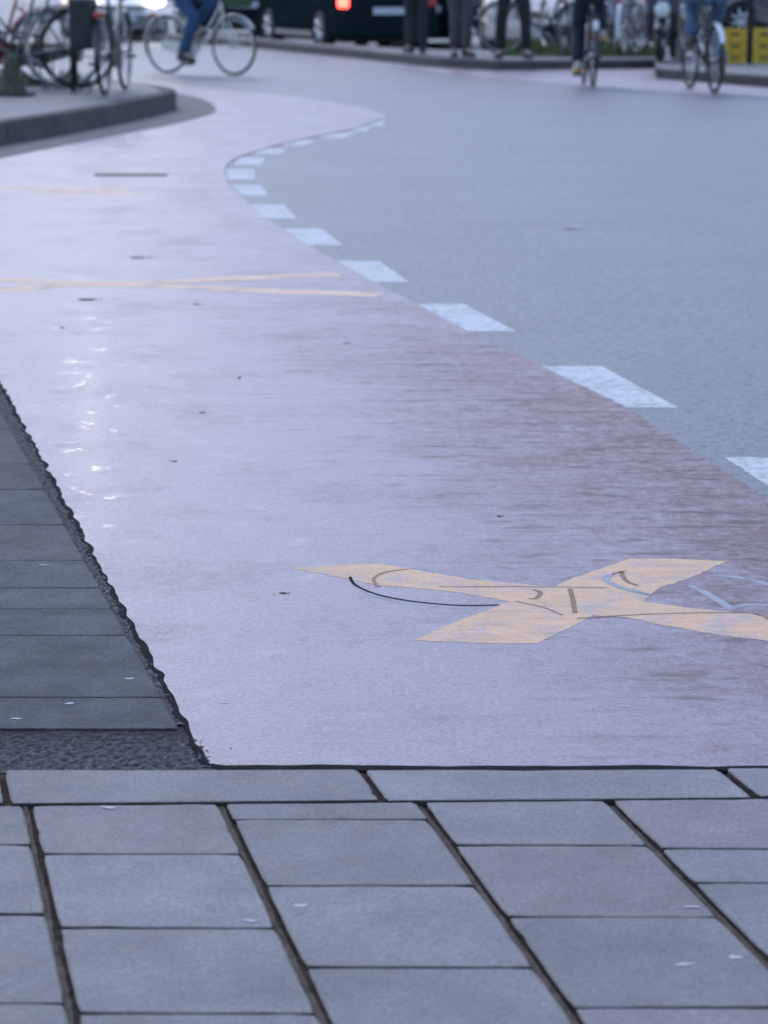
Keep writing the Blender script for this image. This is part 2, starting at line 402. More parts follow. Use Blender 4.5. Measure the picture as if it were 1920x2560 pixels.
upface(fx.build('faded_cross', M_orange_pale, path))

# drain slot
vc = at(327, 441); iron = mat('cast_iron', (.03, .028, .028), .6, .6, bmp=.4)
vcr = empty('drain', (vc.x, vc.y, .008), 0, 'narrow dark iron drain slot set in the red cycle path', 'drain')
fr_ = MB()
for sy in (-.05, .05): fr_.box((0, sy, .001), (.46, .018, .010), bev=.003)
for sx in (-.221, .221): fr_.box((sx, 0, .001), (.018, .082, .010), bev=.003)
fr_.build('frame', iron, vcr); gr_ = MB()
for k in range(12): gr_.box((-.19 + k * .0345, 0, .0005), (.014, .080, .008))
gr_.build('grate', iron, vcr)

# ------------------------------------------------------------------ near pavement: 30 cm slabs
JL = [(-.553, 3.955, -.39, 3.136), (-.256, 4.001, -.076, 3.136), (.055, 4.013, .234, 3.157), (.355, 4.013, .508, 3.313)]
cols = []
for x0, y0, x1, y1 in JL:
    k = (x1 - x0) / (y1 - y0); cols.append((x0 + k * (4.0 - y0), k))      # x at y = 4, slope
for i in range(9): cols.insert(0, (cols[0][0] - .302, cols[0][1] + .002 * (i % 2)))
for i in range(9): cols.append((cols[-1][0] + .302, cols[-1][1]))
rows = {9 - 1: [3.789, 3.491, 3.171], 9: [3.748, 3.44], 10: [3.91, 3.608, 3.293], 11: [3.789, 3.482, 3.155], 12: [3.771, 3.621, 3.33]}
back_y = lambda x: 3.997 + .029 * x
top = MB(); G = .0027
tcol = []
def slab(MBt, quad, h, low, bev=.002, side=.2):
    """one slab with worn, slightly chipped edges: chamfered top with sides"""
    q4 = [v2(p) for p in quad]; c = sum(q4, Vector((0, 0))) / 4; rim = []; sd_ = random.uniform(0, 50)
    for a, b in zip(q4, q4[1:] + q4[:1]):
        e = (b - a); nrm = Vector((-e.y, e.x)).normalized()
        for k in range(9):
            t = k / 9; p = a + e * t
            if k == 0: p = p + (c - p).normalized() * .0035
            w_ = noise.noise(Vector((p.x * 38, p.y * 38, sd_))); rim.append(p + nrm * (.0011 * w_ + .003 * max(0, w_ - .42) * 3))
    n = len(rim); cz = random.uniform(-.0006, .0006)
    ins = [p + (c - p).normalized() * bev * (1.7 + 1.2 * noise.noise(Vector((p.x * 20, p.y * 20, sd_)))) for p in rim]
    vs = [(p.x, p.y, low) for p in rim] + [(p.x, p.y, h - bev * .6 + cz) for p in rim] + [(p.x, p.y, h + cz) for p in ins]
    fs = [list(range(2 * n, 3 * n))] + [[i, (i + 1) % n, n + (i + 1) % n, n + i] for i in range(n)] + [[n + i, n + (i + 1) % n, 2 * n + (i + 1) % n, 2 * n + i] for i in range(n)]
    MBt.add(vs, fs, False)
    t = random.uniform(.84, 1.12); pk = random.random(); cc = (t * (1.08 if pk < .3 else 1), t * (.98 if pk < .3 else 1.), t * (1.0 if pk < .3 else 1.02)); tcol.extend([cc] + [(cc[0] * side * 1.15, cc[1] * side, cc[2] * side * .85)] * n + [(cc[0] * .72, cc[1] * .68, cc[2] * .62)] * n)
for i in range(len(cols) - 1):
    xa, ka = cols[i]; xb, kb = cols[i + 1]
    r = list(rows.get(i, [3.997 - random.choice([.09, .15, .21, .27])]))
    while r[-1] > .3: r.append(r[-1] - .302)
    ys = [None] + r
    for j in range(len(ys) - 1):
        def X(x, k, y): return x + k * (y - 4.0)
        ya = ys[j]; yb = ys[j + 1]
        til = random.uniform(-.003, .003)
        gl, gr = .0045 + random.uniform(0, .002), .0085 + random.uniform(0, .002)
        fl = (back_y(xa) if ya is None else ya) - .0018; fr = (back_y(xb) if ya is None else ya) - .0018
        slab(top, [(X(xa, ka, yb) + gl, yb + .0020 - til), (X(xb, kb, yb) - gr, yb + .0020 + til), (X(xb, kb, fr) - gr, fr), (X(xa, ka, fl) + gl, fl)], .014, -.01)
# edging kerb row
kx = [(-.037 - .59 * 5 + .59 * i) for i in range(12)]
for a, b in zip(kx, kx[1:]):
    by = lambda x: 4.163 + .006 * x
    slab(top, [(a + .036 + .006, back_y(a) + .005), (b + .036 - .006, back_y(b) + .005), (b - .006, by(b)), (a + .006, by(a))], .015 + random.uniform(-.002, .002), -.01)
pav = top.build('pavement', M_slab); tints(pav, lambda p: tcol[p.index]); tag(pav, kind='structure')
bed = MB(); nx, ny = 150, 110
for j in range(ny + 1):
    for i in range(nx + 1):
        x = -1.5 + 3.0 * i / nx; y = 2.3 + 1.866 * j / ny
        bed.v.append((x, y, .006 + .005 * noise.noise(Vector((x * 40, y * 40, 0))) + .003 * noise.noise(Vector((x * 9, y * 9, 5)))))
for j in range(ny):
    for i in range(nx):
        a = j * (nx + 1) + i; bed.f.append([a, a + 1, a + nx + 2, a + nx + 1]); bed.sm.append(False)
bed.sheet([(-1.5, 4.165), (1.5, 4.165), (1.5, 4.2), (-1.5, 4.2)], .002)
bed.sheet([(-4, .1), (4, .1), (4, 2.3), (-4, 2.3)], .003)
bed.sheet([(-4, 2.3), (-1.5, 2.3), (-1.5, 4.18), (-4, 4.18)], .003); bed.sheet([(1.5, 2.3), (4, 2.3), (4, 4.18), (1.5, 4.18)], .003)
upface(bed.build('joint_bed', M_dirt, pav))

ms = MB()
for x, k in cols[6:16]:
    ys_ = [3.98 - i * .02 for i in range(120)]
    pts = [Vector((x + k * (y - 4) - .0055 + .0015 * noise.noise(Vector((x, y * 11, 7))), y)) for y in ys_]
    ms.strip(pts, [max(.003, .0085 + .005 * noise.noise(Vector((x * 5, p.y * 6, 2))) + .005 * noise.noise(Vector((x * 5, p.y * 38, 2)))) for p in pts], .0118)
upface(ms.build('sand_line', ground_mat('joint_sand', (.045, .036, .028), (.105, .088, .070), .95, grain=150, blot=25, spec=.1), pav))

# ------------------------------------------------------------------ left pavement: darker slabs, ragged asphalt strip beside the path
lp = MB(); tcol = []
kL = dirL.x / dirL.y
strip_x = lambda y: -.391 + (y - 4.492) * ((-1.11 + .391) / (7.555 - 4.492))
ylist = [4.42, 4.619, 5.071, 5.291, 5.479, 5.744, 6.128, 6.559, 6.913, 7.461]
while ylist[-1] < 16: ylist.append(ylist[-1] + random.choice([.3, .45, .36]))
for ya, yb in zip(ylist, ylist[1:]):
    xr_a, xr_b = strip_x(ya) + .020, strip_x(yb) + .020; wd = .6; off = random.uniform(.3, .62)
    ea, eb = xr_a, xr_b; fa, fb = xr_a - off, xr_b - off
    for n in range(7):
        t = random.uniform(-.004, .004)
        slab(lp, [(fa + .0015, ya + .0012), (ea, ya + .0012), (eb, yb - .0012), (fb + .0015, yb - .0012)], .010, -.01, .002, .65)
        ea, eb = fa, fb; fa -= wd; fb -= wd
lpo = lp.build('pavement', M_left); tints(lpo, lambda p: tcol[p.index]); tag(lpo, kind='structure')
upface(MB().sheet([(-6, 4.2), (-.36, 4.2), (strip_x(16), 16), (-8, 16)], .0035).build('joint_bed', M_dirt, lpo))
# coarse asphalt strip: real lumps
st = MB(); ny, nx = 1100, 16
def h_at(x, y, amp): return 1.5 * amp * (noise.noise(Vector((x * 95, y * 60, 0))) + .9 * noise.noise(Vector((x * 190, y * 130, 2))))
for j in range(ny + 1):
    y = 4.45 + (9.6 - 4.45) * (j / ny) ** 1.1
    xl = strip_x(y) + .010 + .014 * noise.noise(Vector((y * 9, 1, 0))) + .008 * noise.noise(Vector((y * 34, 1, 0))); xr = A0.x + kL * (y - A0.y) + .004
    for i in range(nx + 1):
        x = xl + (xr - xl) * i / nx; e = min(i, 3) / 3
        st.v.append((x, y, .0055 + .0025 * e + h_at(x, y, .0016) * e - .004 * (i == nx)))
for j in range(ny):
    for i in range(nx):
        a = j * (nx + 1) + i; st.f.append([a, a + 1, a + nx + 2, a + nx + 1]); st.sm.append(True)
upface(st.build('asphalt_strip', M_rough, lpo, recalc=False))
st = MB(); nx, ny = 330, 80
for j in range(ny + 1):
    for i in range(nx + 1):
        xr = A0.x + .02 - max(0, (j / ny * .30 - .02)) * .2255
        x = -1.6 + (xr + 1.6) * i / nx; y = 4.168 + .30 * j / ny + .03 * noise.noise(Vector((x * 12, 7, 0))) * (j / ny)
        e = 1 - (j / ny) ** 3
        st.v.append((x, y, .0055 + .0025 * e + h_at(x, y, .0016) * e))
for j in range(ny):
    for i in range(nx):
        a = j * (nx + 1) + i; st.f.append([a, a + 1, a + nx + 2, a + nx + 1]); st.sm.append(True)
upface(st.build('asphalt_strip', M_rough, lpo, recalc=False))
# ------------------------------------------------------------------ kerbed island on the left
def inset(line, c_, d_): return [p + (c_ - p).normalized() * d_ for p in line]
TOP = .18
isl_bot = [v2(ad(*p)) for p in [(-420, 408), (-200, 362), (0, 318), (120, 297), (240, 273), (330, 253), (366, 243)]]
isl_top = [v2(ad(*p, TOP)) for p in [(362, 222), (352, 208), (335, 203), (200, 198), (0, 192), (-300, 186)]]
tip = [v2(ad(366, 243)), v2((-1.90, 24.55)), v2((-2.02, 25.2)), v2((-2.3, 26.0)), v2((-3.2, 27.2)), v2((-6.5, 29.0)), v2((-13, 30))]
isl = smooth_line(isl_bot, 3)[:-1] + smooth_line(tip, 3) + [v2((-13, 15))]
isl_o = upface(MB().sheet(inset(isl, v2((-6, 23)), .02), TOP - .006, 0.0).build('island', M_kerb)); tag(isl_o, kind='structure')
cen = v2((-6, 23))
inner = [p + (cen - p).normalized() * .147 for p in isl]
upface(MB().sheet(inner, TOP).build('island_paving', M_isl, isl_o))
apr = [v2(ad(*p)) for p in [(-420, 450), (-200, 388), (0, 344), (100, 324), (250, 294), (330, 279), (400, 264), (458, 247), (466, 238), (458, 227), (430, 214), (380, 203)]]
apr = smooth_line(apr, 3) + [v2((-2.3, 28.1)), v2((-4, 29.5)), v2((-13, 32)), v2((-13, 14))]
apr_o = upface(MB().sheet(apr, .0135, -.001).build('gutter', ground_mat('gutter_asphalt', (.055, .06, .068), (.085, .09, .1), .75, grain=200, blot=3, spec=.3, gb=.4))); tag(apr_o, kind='structure')

# ------------------------------------------------------------------ far median pavement
MT = .12
mf = [v2(at(*p)) for p in [(200, 96), (560, 114), (620, 119), (860, 143), (1100, 169), (1246, 177), (1300, 176), (1640, 172), (1641, 197), (1920, 219), (2300, 258), (2700, 310)]]
mb_ = [v2(p) for p in [(14, 25), (16, 40), (6, 40.0), (3.4, 39.0), (1.7, 38.4), (.9, 38.2), (-.5, 40.6), (-1.6, 43.4), (-2.6, 46.5), (-5.6, 50)]]
med = mf + mb_
med_o = upface(MB().sheet(inset(mf, v2((4, 60)), .147) + mb_, MT, 0.0).build('pavement', M_median)); tag(med_o, kind='structure')
soil = [v2(at(*p, MT)) for p in [(1240, 141), (1420, 143), (1640, 142), (1660, 128), (1500, 110), (1240, 110)]]
upface(MB().sheet(soil, MT + .004).build('soil', M_soil, med_o))
soil2 = [v2(p) for p in [(-5.5, 25.6), (-2.75, 25.2), (-2.9, 26.0), (-5.5, 28.0)]]
upface(MB().sheet(soil2, TOP + .008).build('soil', M_soil, isl_o))
def kerb_row(line, h, wd, inward, L, parent, m):
    P_ = []
    for a, b in zip(line, line[1:]):
        n_ = max(1, int((b - a).length / .05)); P_ += [a.lerp(b, k / n_) for k in range(n_)]
    P_.append(line[-1]); out = MB(); start = 0; acc = 0
    for k in range(1, len(P_)):
        acc += (P_[k] - P_[k - 1]).length
        if acc >= L or k == len(P_) - 1:
            seg = P_[start:k + 1]; hh = h + random.uniform(-.004, .004); start = k; acc = 0
            if len(seg) < 3: continue
            seg[0] = seg[0].lerp(seg[1], .12); seg[-1] = seg[-1].lerp(seg[-2], .12)
            inn = [p + (inward - p).normalized() * wd for p in seg]; mid_ = [p + (inward - p).normalized() * .015 for p in seg]
            n_ = len(seg); vs = [(p.x, p.y, 0) for p in seg] + [(p.x, p.y, hh - .015) for p in seg] + [(p.x, p.y, hh) for p in mid_] + [(p.x, p.y, hh) for p in inn] + [(p.x, p.y, 0) for p in inn]
            fs = [[r * n_ + q, r * n_ + q + 1, (r + 1) * n_ + q + 1, (r + 1) * n_ + q] for r in range(4) for q in range(n_ - 1)]
            fs += [[0, n_, 2 * n_, 3 * n_, 4 * n_], [n_ - 1, 2 * n_ - 1, 3 * n_ - 1, 4 * n_ - 1, 5 * n_ - 1]]
            out.add(vs, fs, False)
    return out.build('kerb', m, parent)
isl_k = isl[:-2]
kerb_row(isl_k, TOP + .002, .14, cen, .95, isl_o, M_kerb)
kerb_row(mf, MT + .002, .14, v2((4, 60)), .95, med_o, M_kerb)
def grass(poly, n, z, hmax, name, label):
    xs = [p[0] for p in poly]; ys = [p[1] for p in poly]; g = MB(); k = 0
    def inside(x, y):
        c = False; j = len(poly) - 1
        for i in range(len(poly)):
            if (poly[i][1] > y) != (poly[j][1] > y) and x < (poly[j][0] - poly[i][0]) * (y - poly[i][1]) / (poly[j][1] - poly[i][1]) + poly[i][0]: c = not c
            j = i
        return c
    while k < n:
        x = random.uniform(min(xs), max(xs)); y = random.uniform(min(ys), max(ys))
        if not inside(x, y) or noise.noise(Vector((x * 1.7, y * 1.7, 4))) < -.15: k += .2; continue
        k += 1; h = hmax * random.uniform(.35, 1); a = random.uniform(0, 6.28); wd = random.uniform(.006, .012); l = random.uniform(-.05, .05); l2 = random.uniform(-.05, .05)
        cx, cy = math.cos(a) * wd, math.sin(a) * wd
        g.add([(x - cx, y - cy, z), (x + cx, y + cy, z), (x + cx * .6 + l * .4, y + cy * .6 + l2 * .4, z + h * .6), (x - cx * .6 + l * .4, y - cy * .6 + l2 * .4, z + h * .6), (x + l, y + l2, z + h)], [[0, 1, 2, 3], [3, 2, 4]], False)
    o = g.build(name, mat('grass_blade', (.085, .13, .03), .7, var=.45, scale=5), None, recalc=False)
    return tag(o, label, 'grass', None, 'stuff')
grass(soil, 2600, MT, .16, 'grass', 'green grass tufts on the far pavement under the parked bicycles')
grass(soil2, 2600, TOP, .16, 'grass', 'green grass tufts behind the bicycles on the kerbed island')

# ================================================================== BICYCLES
def wheel(parent, x, Rw, tyre_m, rim_m, tw=.017):
    wh = MB(); c = Vector((x, 0, Rw))
    wh.tube([(x, -.045, Rw), (x, .045, Rw)], .022, 10); wh.tube([(x, -.065, Rw), (x, .065, Rw)], .008, 8)
    for k in range(28):
        a = 2 * math.pi * k / 28; b = a + (.35 if k % 2 else -.35); s = .028 if k % 4 < 2 else -.028
        wh.tube([(x + .02 * math.cos(b), s, Rw + .02 * math.sin(b)), (x + (Rw - .035) * math.cos(a), 0, Rw + (Rw - .035) * math.sin(a))], .0014, 4, caps=False)
    w_o = wh.build('wheel', chrome, parent)
    MB().tube([(x + (Rw - tw) * math.cos(t * math.pi / 24), 0, Rw + (Rw - tw) * math.sin(t * math.pi / 24)) for t in range(48)], tw, 8, True).build('tyre', tyre_m, w_o)
    MB().tube([(x + (Rw - .040) * math.cos(t * math.pi / 24), 0, Rw + (Rw - .040) * math.sin(t * math.pi / 24)) for t in range(48)], .011, 6, True).build('rim', rim_m, w_o)
    return w_o
def bicycle(loc, rz, label, group, frame_m=black, tyre_m=rubber, rim_m=chrome, fender_m=None, guard_m=None, crank=.6, lean=0., steer=0, Rw=.35, wb=1.08, bag=None, stand=True, tail=True, lampm=None, step=True, fr_arc=(20, 200), tz=.70):
    root = empty('bicycle', loc, rz, label, 'bicycle', group); root.rotation_euler = (lean, 0, rz)
    xr, xf = -wb / 2, wb / 2
    wheel(root, xr, Rw, tyre_m, rim_m); wheel(root, xf, Rw, tyre_m, rim_m)
    bb = Vector((-.10, 0, .29)); st_ = Vector((-.27, 0, .80)); ht = Vector((.33, 0, .86)); hb = Vector((.37, 0, .70))
    f = MB()
    f.tube([bb, st_], .017); f.tube([ht, hb], .019)
    if step: f.tube([hb + Vector((-.005, 0, .02)), Vector((.16, 0, .44)), bb + Vector((.03, 0, .02))], .02); f.tube([ht + Vector((-.0, 0, -.03)), Vector((.12, 0, .55)), Vector((-.165, 0, .47))], .014)
    else: f.tube([hb, bb], .019); f.tube([ht + Vector((0, 0, -.03)), st_ + Vector((0.01, 0, -.04))], .017)
    for s in (-1, 1):
        f.tube([bb, (xr, s * .06, Rw)], .010); f.tube([st_ + Vector((.02, 0, -.06)), (-.33, s * .045, .70), (xr, s * .06, Rw)], .008)
        f.tube([hb, (.40, s * .048, .62), (xf - .02, s * .052, .46), (xf, s * .052, Rw)], .011)
    f.build('frame', frame_m, root)
    hbm = MB(); hbm.tube([ht, (.30, 0, .98), (.34, 0, 1.02)], .013)
    hbm.tube([(.12, -.29, 1.05), (.22, -.27, 1.06), (.33, -.14, 1.03), (.34, 0, 1.02), (.33, .14, 1.03), (.22, .27, 1.06), (.12, .29, 1.05)], .011)
    hb_o = hbm.build('handlebar', chrome, root)
    for s in (-1, 1): MB().tube([(.10, s * .292, 1.049), (.22, s * .272, 1.06)], .017).build('grip', blackpl, hb_o)
    sd = MB(); sd.tube([st_, (-.30, 0, .90)], .013); sd_o = sd.build('seat_post', chrome, root)
    s_ = MB(); s_.ell((-.36, 0, .935), (.10, .095, .04)); s_.ell((-.24, 0, .94), (.13, .04, .03)); s_.build('saddle', blackpl, root)
    fm = fender_m or black
    for x, a0, a1 in ((xr, fr_arc[0], fr_arc[1]), (xf, 35, 165)):
        fb = MB(); rr = Rw + .022; n = 18; vs = []; fs = []
        for k in range(n + 1):
            a = R(a0 + (a1 - a0) * k / n)
            for (dy, dr) in ((-.028, -.012), (-.018, .004), (0, .009), (.018, .004), (.028, -.012)): vs.append((x + (rr + dr) * math.cos(a), dy, Rw + (rr + dr) * math.sin(a)))
        for k in range(n):
            for j in range(4): fs.append([k * 5 + j, k * 5 + j + 1, k * 5 + j + 6, k * 5 + j + 5])
        fb.add(vs, fs)
        for s in (-1, 1): fb.tube([(x, s * .055, Rw), (x + rr * math.cos(R(a1 if x < 0 else a0)), s * .024, Rw + rr * math.sin(R(a1 if x < 0 else a0)))], .003, 5)
        fb.build('mudguard', fm, root)
    cg = MB(); n = 20; o_ = [(bb.x + .105 * math.cos(R(a)), bb.z + .105 * math.sin(R(a))) for a in range(-90, 91, 15)] + [(xr + .05 * math.cos(R(a)), Rw + .05 * math.sin(R(a))) for a in range(90, 271, 30)]
    cg.prism(o_, -.075, -.055); cg.build('chain_guard', guard_m or black, root)
    cr = MB(); ca = crank; ped = []
    for s in (-1, 1):
        e = Vector((bb.x + s * .17 * math.cos(ca), -s * .085, bb.z + s * .17 * math.sin(ca))); cr.tube([(bb.x, -s * .08, bb.z), e], .010); ped.append((e, s))
    cr.tube([(bb.x, -.09, bb.z), (bb.x, .09, bb.z)], .016); cr_o = cr.build('crank', steel, root)
    for e, s in ped: MB().box(e + Vector((0, -s * .055, 0)), (.09, .09, .025), bev=.006).build('pedal', blackpl, cr_o)
    rk = MB()
    for s in (-1, 1): rk.tube([(-.30, s * .05, .74), (-.36, s * .06, .76), (xr - .20, s * .06, .76)], .006); rk.tube([(xr, s * .065, Rw), (xr - .06, s * .06, .76)], .005)
    for k in range(4): rk.tube([(-.40 - k * .1, -.06, .76), (-.40 - k * .1, .06, .76)], .005)
    rk.build('rear_rack', blackpl if frame_m is black else chrome, root)
    if tail:
        MB().box((xr - .235, 0, tz), (.03, .09, .05), bev=.01).build('rear_reflector', redlens, root)
    lm = MB(); lm.tube([(.43, 0, .84), (.44, 0, .84), (.50, 0, .84), (.515, 0, .84)], [.015, .035, .045, .04], 14); lm.build('headlamp', lampm or chrome, root)
    if stand:
        k = MB(); k.tube([(-.30, .05, .30), (-.36, .17, .012)], .008); k.tube([(-.34, .155, .012), (-.42, .185, .012)], .008); k.build('kickstand', steel, root)
    if bag:
        MB().box((xr - .04, .17, .62), (.34, .20, .44), bev=.04).build('pannier', bag, root)
    root['wb'] = wb
    return root, [e for e, s in ped]

# ================================================================== PEOPLE
def skin_obj(name, vs, es, rad, m, parent, sub=2, disp=0.):
    me = bpy.data.meshes.new(name); me.from_pydata([tuple(v) for v in vs], es, []); o = bpy.data.objects.new(name, me); C.objects.link(o); o.parent = parent
    md = o.modifiers.new('skin', 'SKIN'); md.use_smooth_shade = True
    if not len(me.skin_vertices): return o
    for i, r in enumerate(rad):
        sv = me.skin_vertices[0].data[i]; sv.radius = r if isinstance(r, tuple) else (r, r); sv.use_root = (i == 0)
    s = o.modifiers.new('sub', 'SUBSURF'); s.levels = sub; s.render_levels = sub
    if disp:
        t = bpy.data.textures.new(name + '_folds', 'CLOUDS'); t.noise_scale = .09
        dm = o.modifiers.new('folds', 'DISPLACE'); dm.texture = t; dm.strength = disp; dm.mid_level = .5
    me.materials.append(m); return o
def person(loc, rz, label, group, pelvis, chest, head, legs, arms, trousers, jacket, shoe_m, hair_m, sole_m=blackpl, bell=.075):
    """legs: [(knee, ankle, toe)] left first; arms: [(elbow, wrist, palm end)]; local x forward, y left"""
    root = empty('person', loc, rz, label, 'person', group); V = Vector
    pelvis, chest, head = V(pelvis), V(chest), V(head); neck = chest.lerp(head, .42) + V((0, 0, .02))
    vs = [pelvis, pelvis.lerp(chest, .5), chest, neck, head, head + V((.012, 0, .085)), head + V((.10, 0, -.005)), head + V((.085, 0, -.075))]
    es = [(0, 1), (1, 2), (2, 3), (3, 4), (4, 5), (4, 6), (4, 7)]; rd = [(.13, .10), (.12, .095), (.14, .10), .055, (.078, .095), (.065, .075), .016, .035]
    tv = [pelvis]; te = []; tr = [(.155, .135)]
    jv = [pelvis + V((0, 0, -.02)), pelvis.lerp(chest, .5), chest, chest.lerp(neck, .55)]; je = [(0, 1), (1, 2), (2, 3)]; jr = [(.17, .14), (.165, .135), (.18, .14), .085]
    for k, (kn, an, to) in enumerate(legs):
        s = 1 if k == 0 else -1; hip = pelvis + V((.0, s * .095, -.06)); kn, an, to = V(kn), V(an), V(to)
        n = len(vs); vs += [hip, kn, kn.lerp(an, .35), an, to]; es += [(0, n), (n, n + 1), (n + 1, n + 2), (n + 2, n + 3), (n + 3, n + 4)]; rd += [.085, .058, .056, .038, .03]
        n = len(tv); tv += [hip, hip.lerp(kn, .5), kn, kn.lerp(an, .4), kn.lerp(an, 1.04)]; te += [(0, n), (n, n + 1), (n + 1, n + 2), (n + 2, n + 3), (n + 3, n + 4)]; tr += [.105, .097, .084, .078, bell]
        d = (to - an); d.z = 0; d = d.normalized() if d.length > .01 else V((1, 0, 0)); ry = math.atan2(an.z - to.z - .06, .17)
        sh = MB(); sh_vs = []; sh_fs = []; lat = V((-d.y, d.x, 0))
        secs = [(-.085, .028, .02, .075), (-.06, .038, .0, .10), (0, .042, .0, .115), (.06, .044, .0, .085), (.12, .050, .0, .062), (.17, .046, .0, .05), (.205, .026, .006, .035)]
        base = an - V((0, 0, .085)); sl = V((d.x * math.cos(ry), d.y * math.cos(ry), -math.sin(ry)))
        upv = lat.cross(sl); upv = -upv if upv.z < 0 else upv
        for (sx, hw, zl, zh) in secs:
            c = base + sl * sx
            for q in range(10):
                a = 2 * math.pi * q / 10; zc = (zl + zh) / 2; hh = (zh - zl) / 2
                sh_vs.append(c + lat * hw * math.cos(a) + upv * (zc + hh * math.sin(a)))
        for i in range(len(secs) - 1):
            for q in range(10): sh_fs.append([i * 10 + q, i * 10 + (q + 1) % 10, (i + 1) * 10 + (q + 1) % 10, (i + 1) * 10 + q])
        sh_fs += [list(range(10)), list(range((len(secs) - 1) * 10, len(secs) * 10))]
        sh.add(sh_vs, sh_fs); so_ = sh.build('shoe', shoe_m, root)
        sl_ = MB(); pts = []
        for sx, hw in ((-.09, .02), (-.07, .038), (0, .044), (.12, .052), (.18, .045), (.21, .02)): pts.append((sx, hw))
        ring = [base + sl * sx + lat * hw for sx, hw in pts] + [base + sl * sx - lat * hw for sx, hw in reversed(pts)]; m_ = len(ring)
        sl_.add([p + upv * .014 for p in ring] + [p - upv * .012 for p in ring], [list(range(m_)), list(range(2 * m_ - 1, m_ - 1, -1))] + [[i, (i + 1) % m_, (i + 1) % m_ + m_, i + m_] for i in range(m_)], False)
        sl_.build('sole', sole_m, so_)
    for k, (el, wr, pe) in enumerate(arms):
        s = 1 if k == 0 else -1; shd = chest + V((0, s * .185, .05)); el, wr, pe = V(el), V(wr), V(pe)
        n = len(vs); pd = (pe - wr).normalized(); pm = wr + pd * .05
        vs += [shd, el, wr, pm]; es += [(2, n), (n, n + 1), (n + 1, n + 2), (n + 2, n + 3)]; rd += [.058, .042, .028, (.034, .018)]
        side = pd.cross(V((0, 0, 1))); side = side.normalized() if side.length > .1 else V((1, 0, 0)); dn = side.cross(pd).normalized(); dn = dn if dn.z < 0 else -dn
        for fi, (o_, L) in enumerate(((-.03, .062), (-.01, .075), (.01, .07), (.03, .055))):
            a = len(vs); b0 = pm + side * o_ + pd * .03
            vs += [b0, b0 + pd * L * .5 + dn * .012, b0 + pd * L * .7 + dn * .045]; es += [(n + 3, a), (a, a + 1), (a + 1, a + 2)]; rd += [.0095, .0085, .0075]
        a = len(vs); t0 = wr + pd * .02 - side * .03 * s
        vs += [t0, t0 + pd * .035 - side * .02 * s + dn * .02]; es += [(n + 3, a), (a, a + 1)]; rd += [.0105, .009]
        n = len(jv); jv += [shd, shd.lerp(el, .5), el, el.lerp(wr, .9)]; je += [(2, n), (n, n + 1), (n + 1, n + 2), (n + 2, n + 3)]; jr += [.082, .07, .06, .05]
    skin_obj('body', vs, es, rd, skinm, root)
    skin_obj('trousers', tv, te, tr, trousers, root, 2, .03)
    skin_obj('jacket', jv, je, jr, jacket, root, 2, .03)
    hr = MB(); hr.ell(head + V((-.015, 0, .045)), (.105, .095, .10), 16, 10); hr.build('hair', hair_m, root)
    for s in (-1, 1): MB().ell(head + V((.085, s * .032, .015)), (.012, .014, .010), 8, 6).build('eye', blackpl, root)
    return root
jeans = mat('blue_denim', (.022, .065, .135), .9, var=.35, scale=22, bmp=.4)
jeans2 = mat('pale_denim', (.055, .10, .165), .9, var=.4, scale=16, bmp=.4)
navy = mat('navy_cloth', (.012, .018, .034), .9, var=.3, scale=18, bmp=.3)
greytr = mat('grey_cloth', (.065, .062, .072), .95, var=.25, scale=18, bmp=.3)
darkgr = mat('charcoal_cloth', (.02, .024, .028), .9, var=.3, scale=18, bmp=.3)
redj = mat('red_cloth', (.30, .05, .05), .85, var=.2, bmp=.3)
tealj = mat('teal_cloth', (.03, .12, .15), .85, var=.2, bmp=.3)
pinkj = mat('pink_cloth', (.42, .10, .12), .85, var=.2, bmp=.3)
hairm = mat('brown_hair', (.05, .03, .018), .7, var=.4, scale=60)
shoeb = mat('dark_leather', (.02, .021, .026), .5)
shoew = mat('cream_canvas', (.42, .40, .34), .8)
soley = mat('yellow_rubber', (.45, .30, .04), .7)
canvas_g = mat('green_canvas', (.03, .07, .02), .85, var=.3, bmp=.3)
cream = mat('cream_paint', (.56, .56, .52), .4, coat=.3)
red = mat('red_paint', (.25, .03, .035), .35, coat=.3)
silver = mat('silver_paint', (.38, .39, .41), .3, .8)
paletyre = mat('pale_tyre', (.17, .17, .17), .8)

def rider(loc, rz, label, group, peds, trousers, jacket, shoe_m, sole_m=blackpl, **kw):
    """seated on a bicycle whose frame is shared: peds = pedal spindle ends, right then left"""
    pr = [p for p in peds if p.y < 0][0]; pl = [p for p in peds if p.y > 0][0]
    pelvis = Vector((-.32, 0, 1.07)); legs = []
    for s, p in ((1, pl), (-1, pr)):
        ank = Vector((p.x - .10, s * .135, p.z + .135)); toe = Vector((p.x + .07, s * .145, p.z + .055)); hip = pelvis + Vector((0, s * .095, -.06))
        L1, L2 = .47, .45; dv = ank - hip; dl = min(dv.length, L1 + L2 - .005); a = math.acos(max(-1, min(1, (L1 * L1 + dl * dl - L2 * L2) / (2 * L1 * dl))))
        u = dv.normalized(); fwd = Vector((1, 0, 0)); n = (fwd - u * fwd.dot(u)).normalized(); kn = hip + u * L1 * math.cos(a) + n * L1 * math.sin(a)
        legs.append((kn, ank, toe))
    arms = [((-.02, s * .27, 1.22), (.10, s * .285, 1.09), (.20, s * .28, 1.08)) for s in (1, -1)]
    return person(loc, rz, label, group, pelvis, (-.22, 0, 1.46), (-.14, 0, 1.75), legs, arms, trousers, jacket, shoe_m, hairm, sole_m)

RG = 'cyclists riding along the red path'; BG = 'bicycles being ridden'
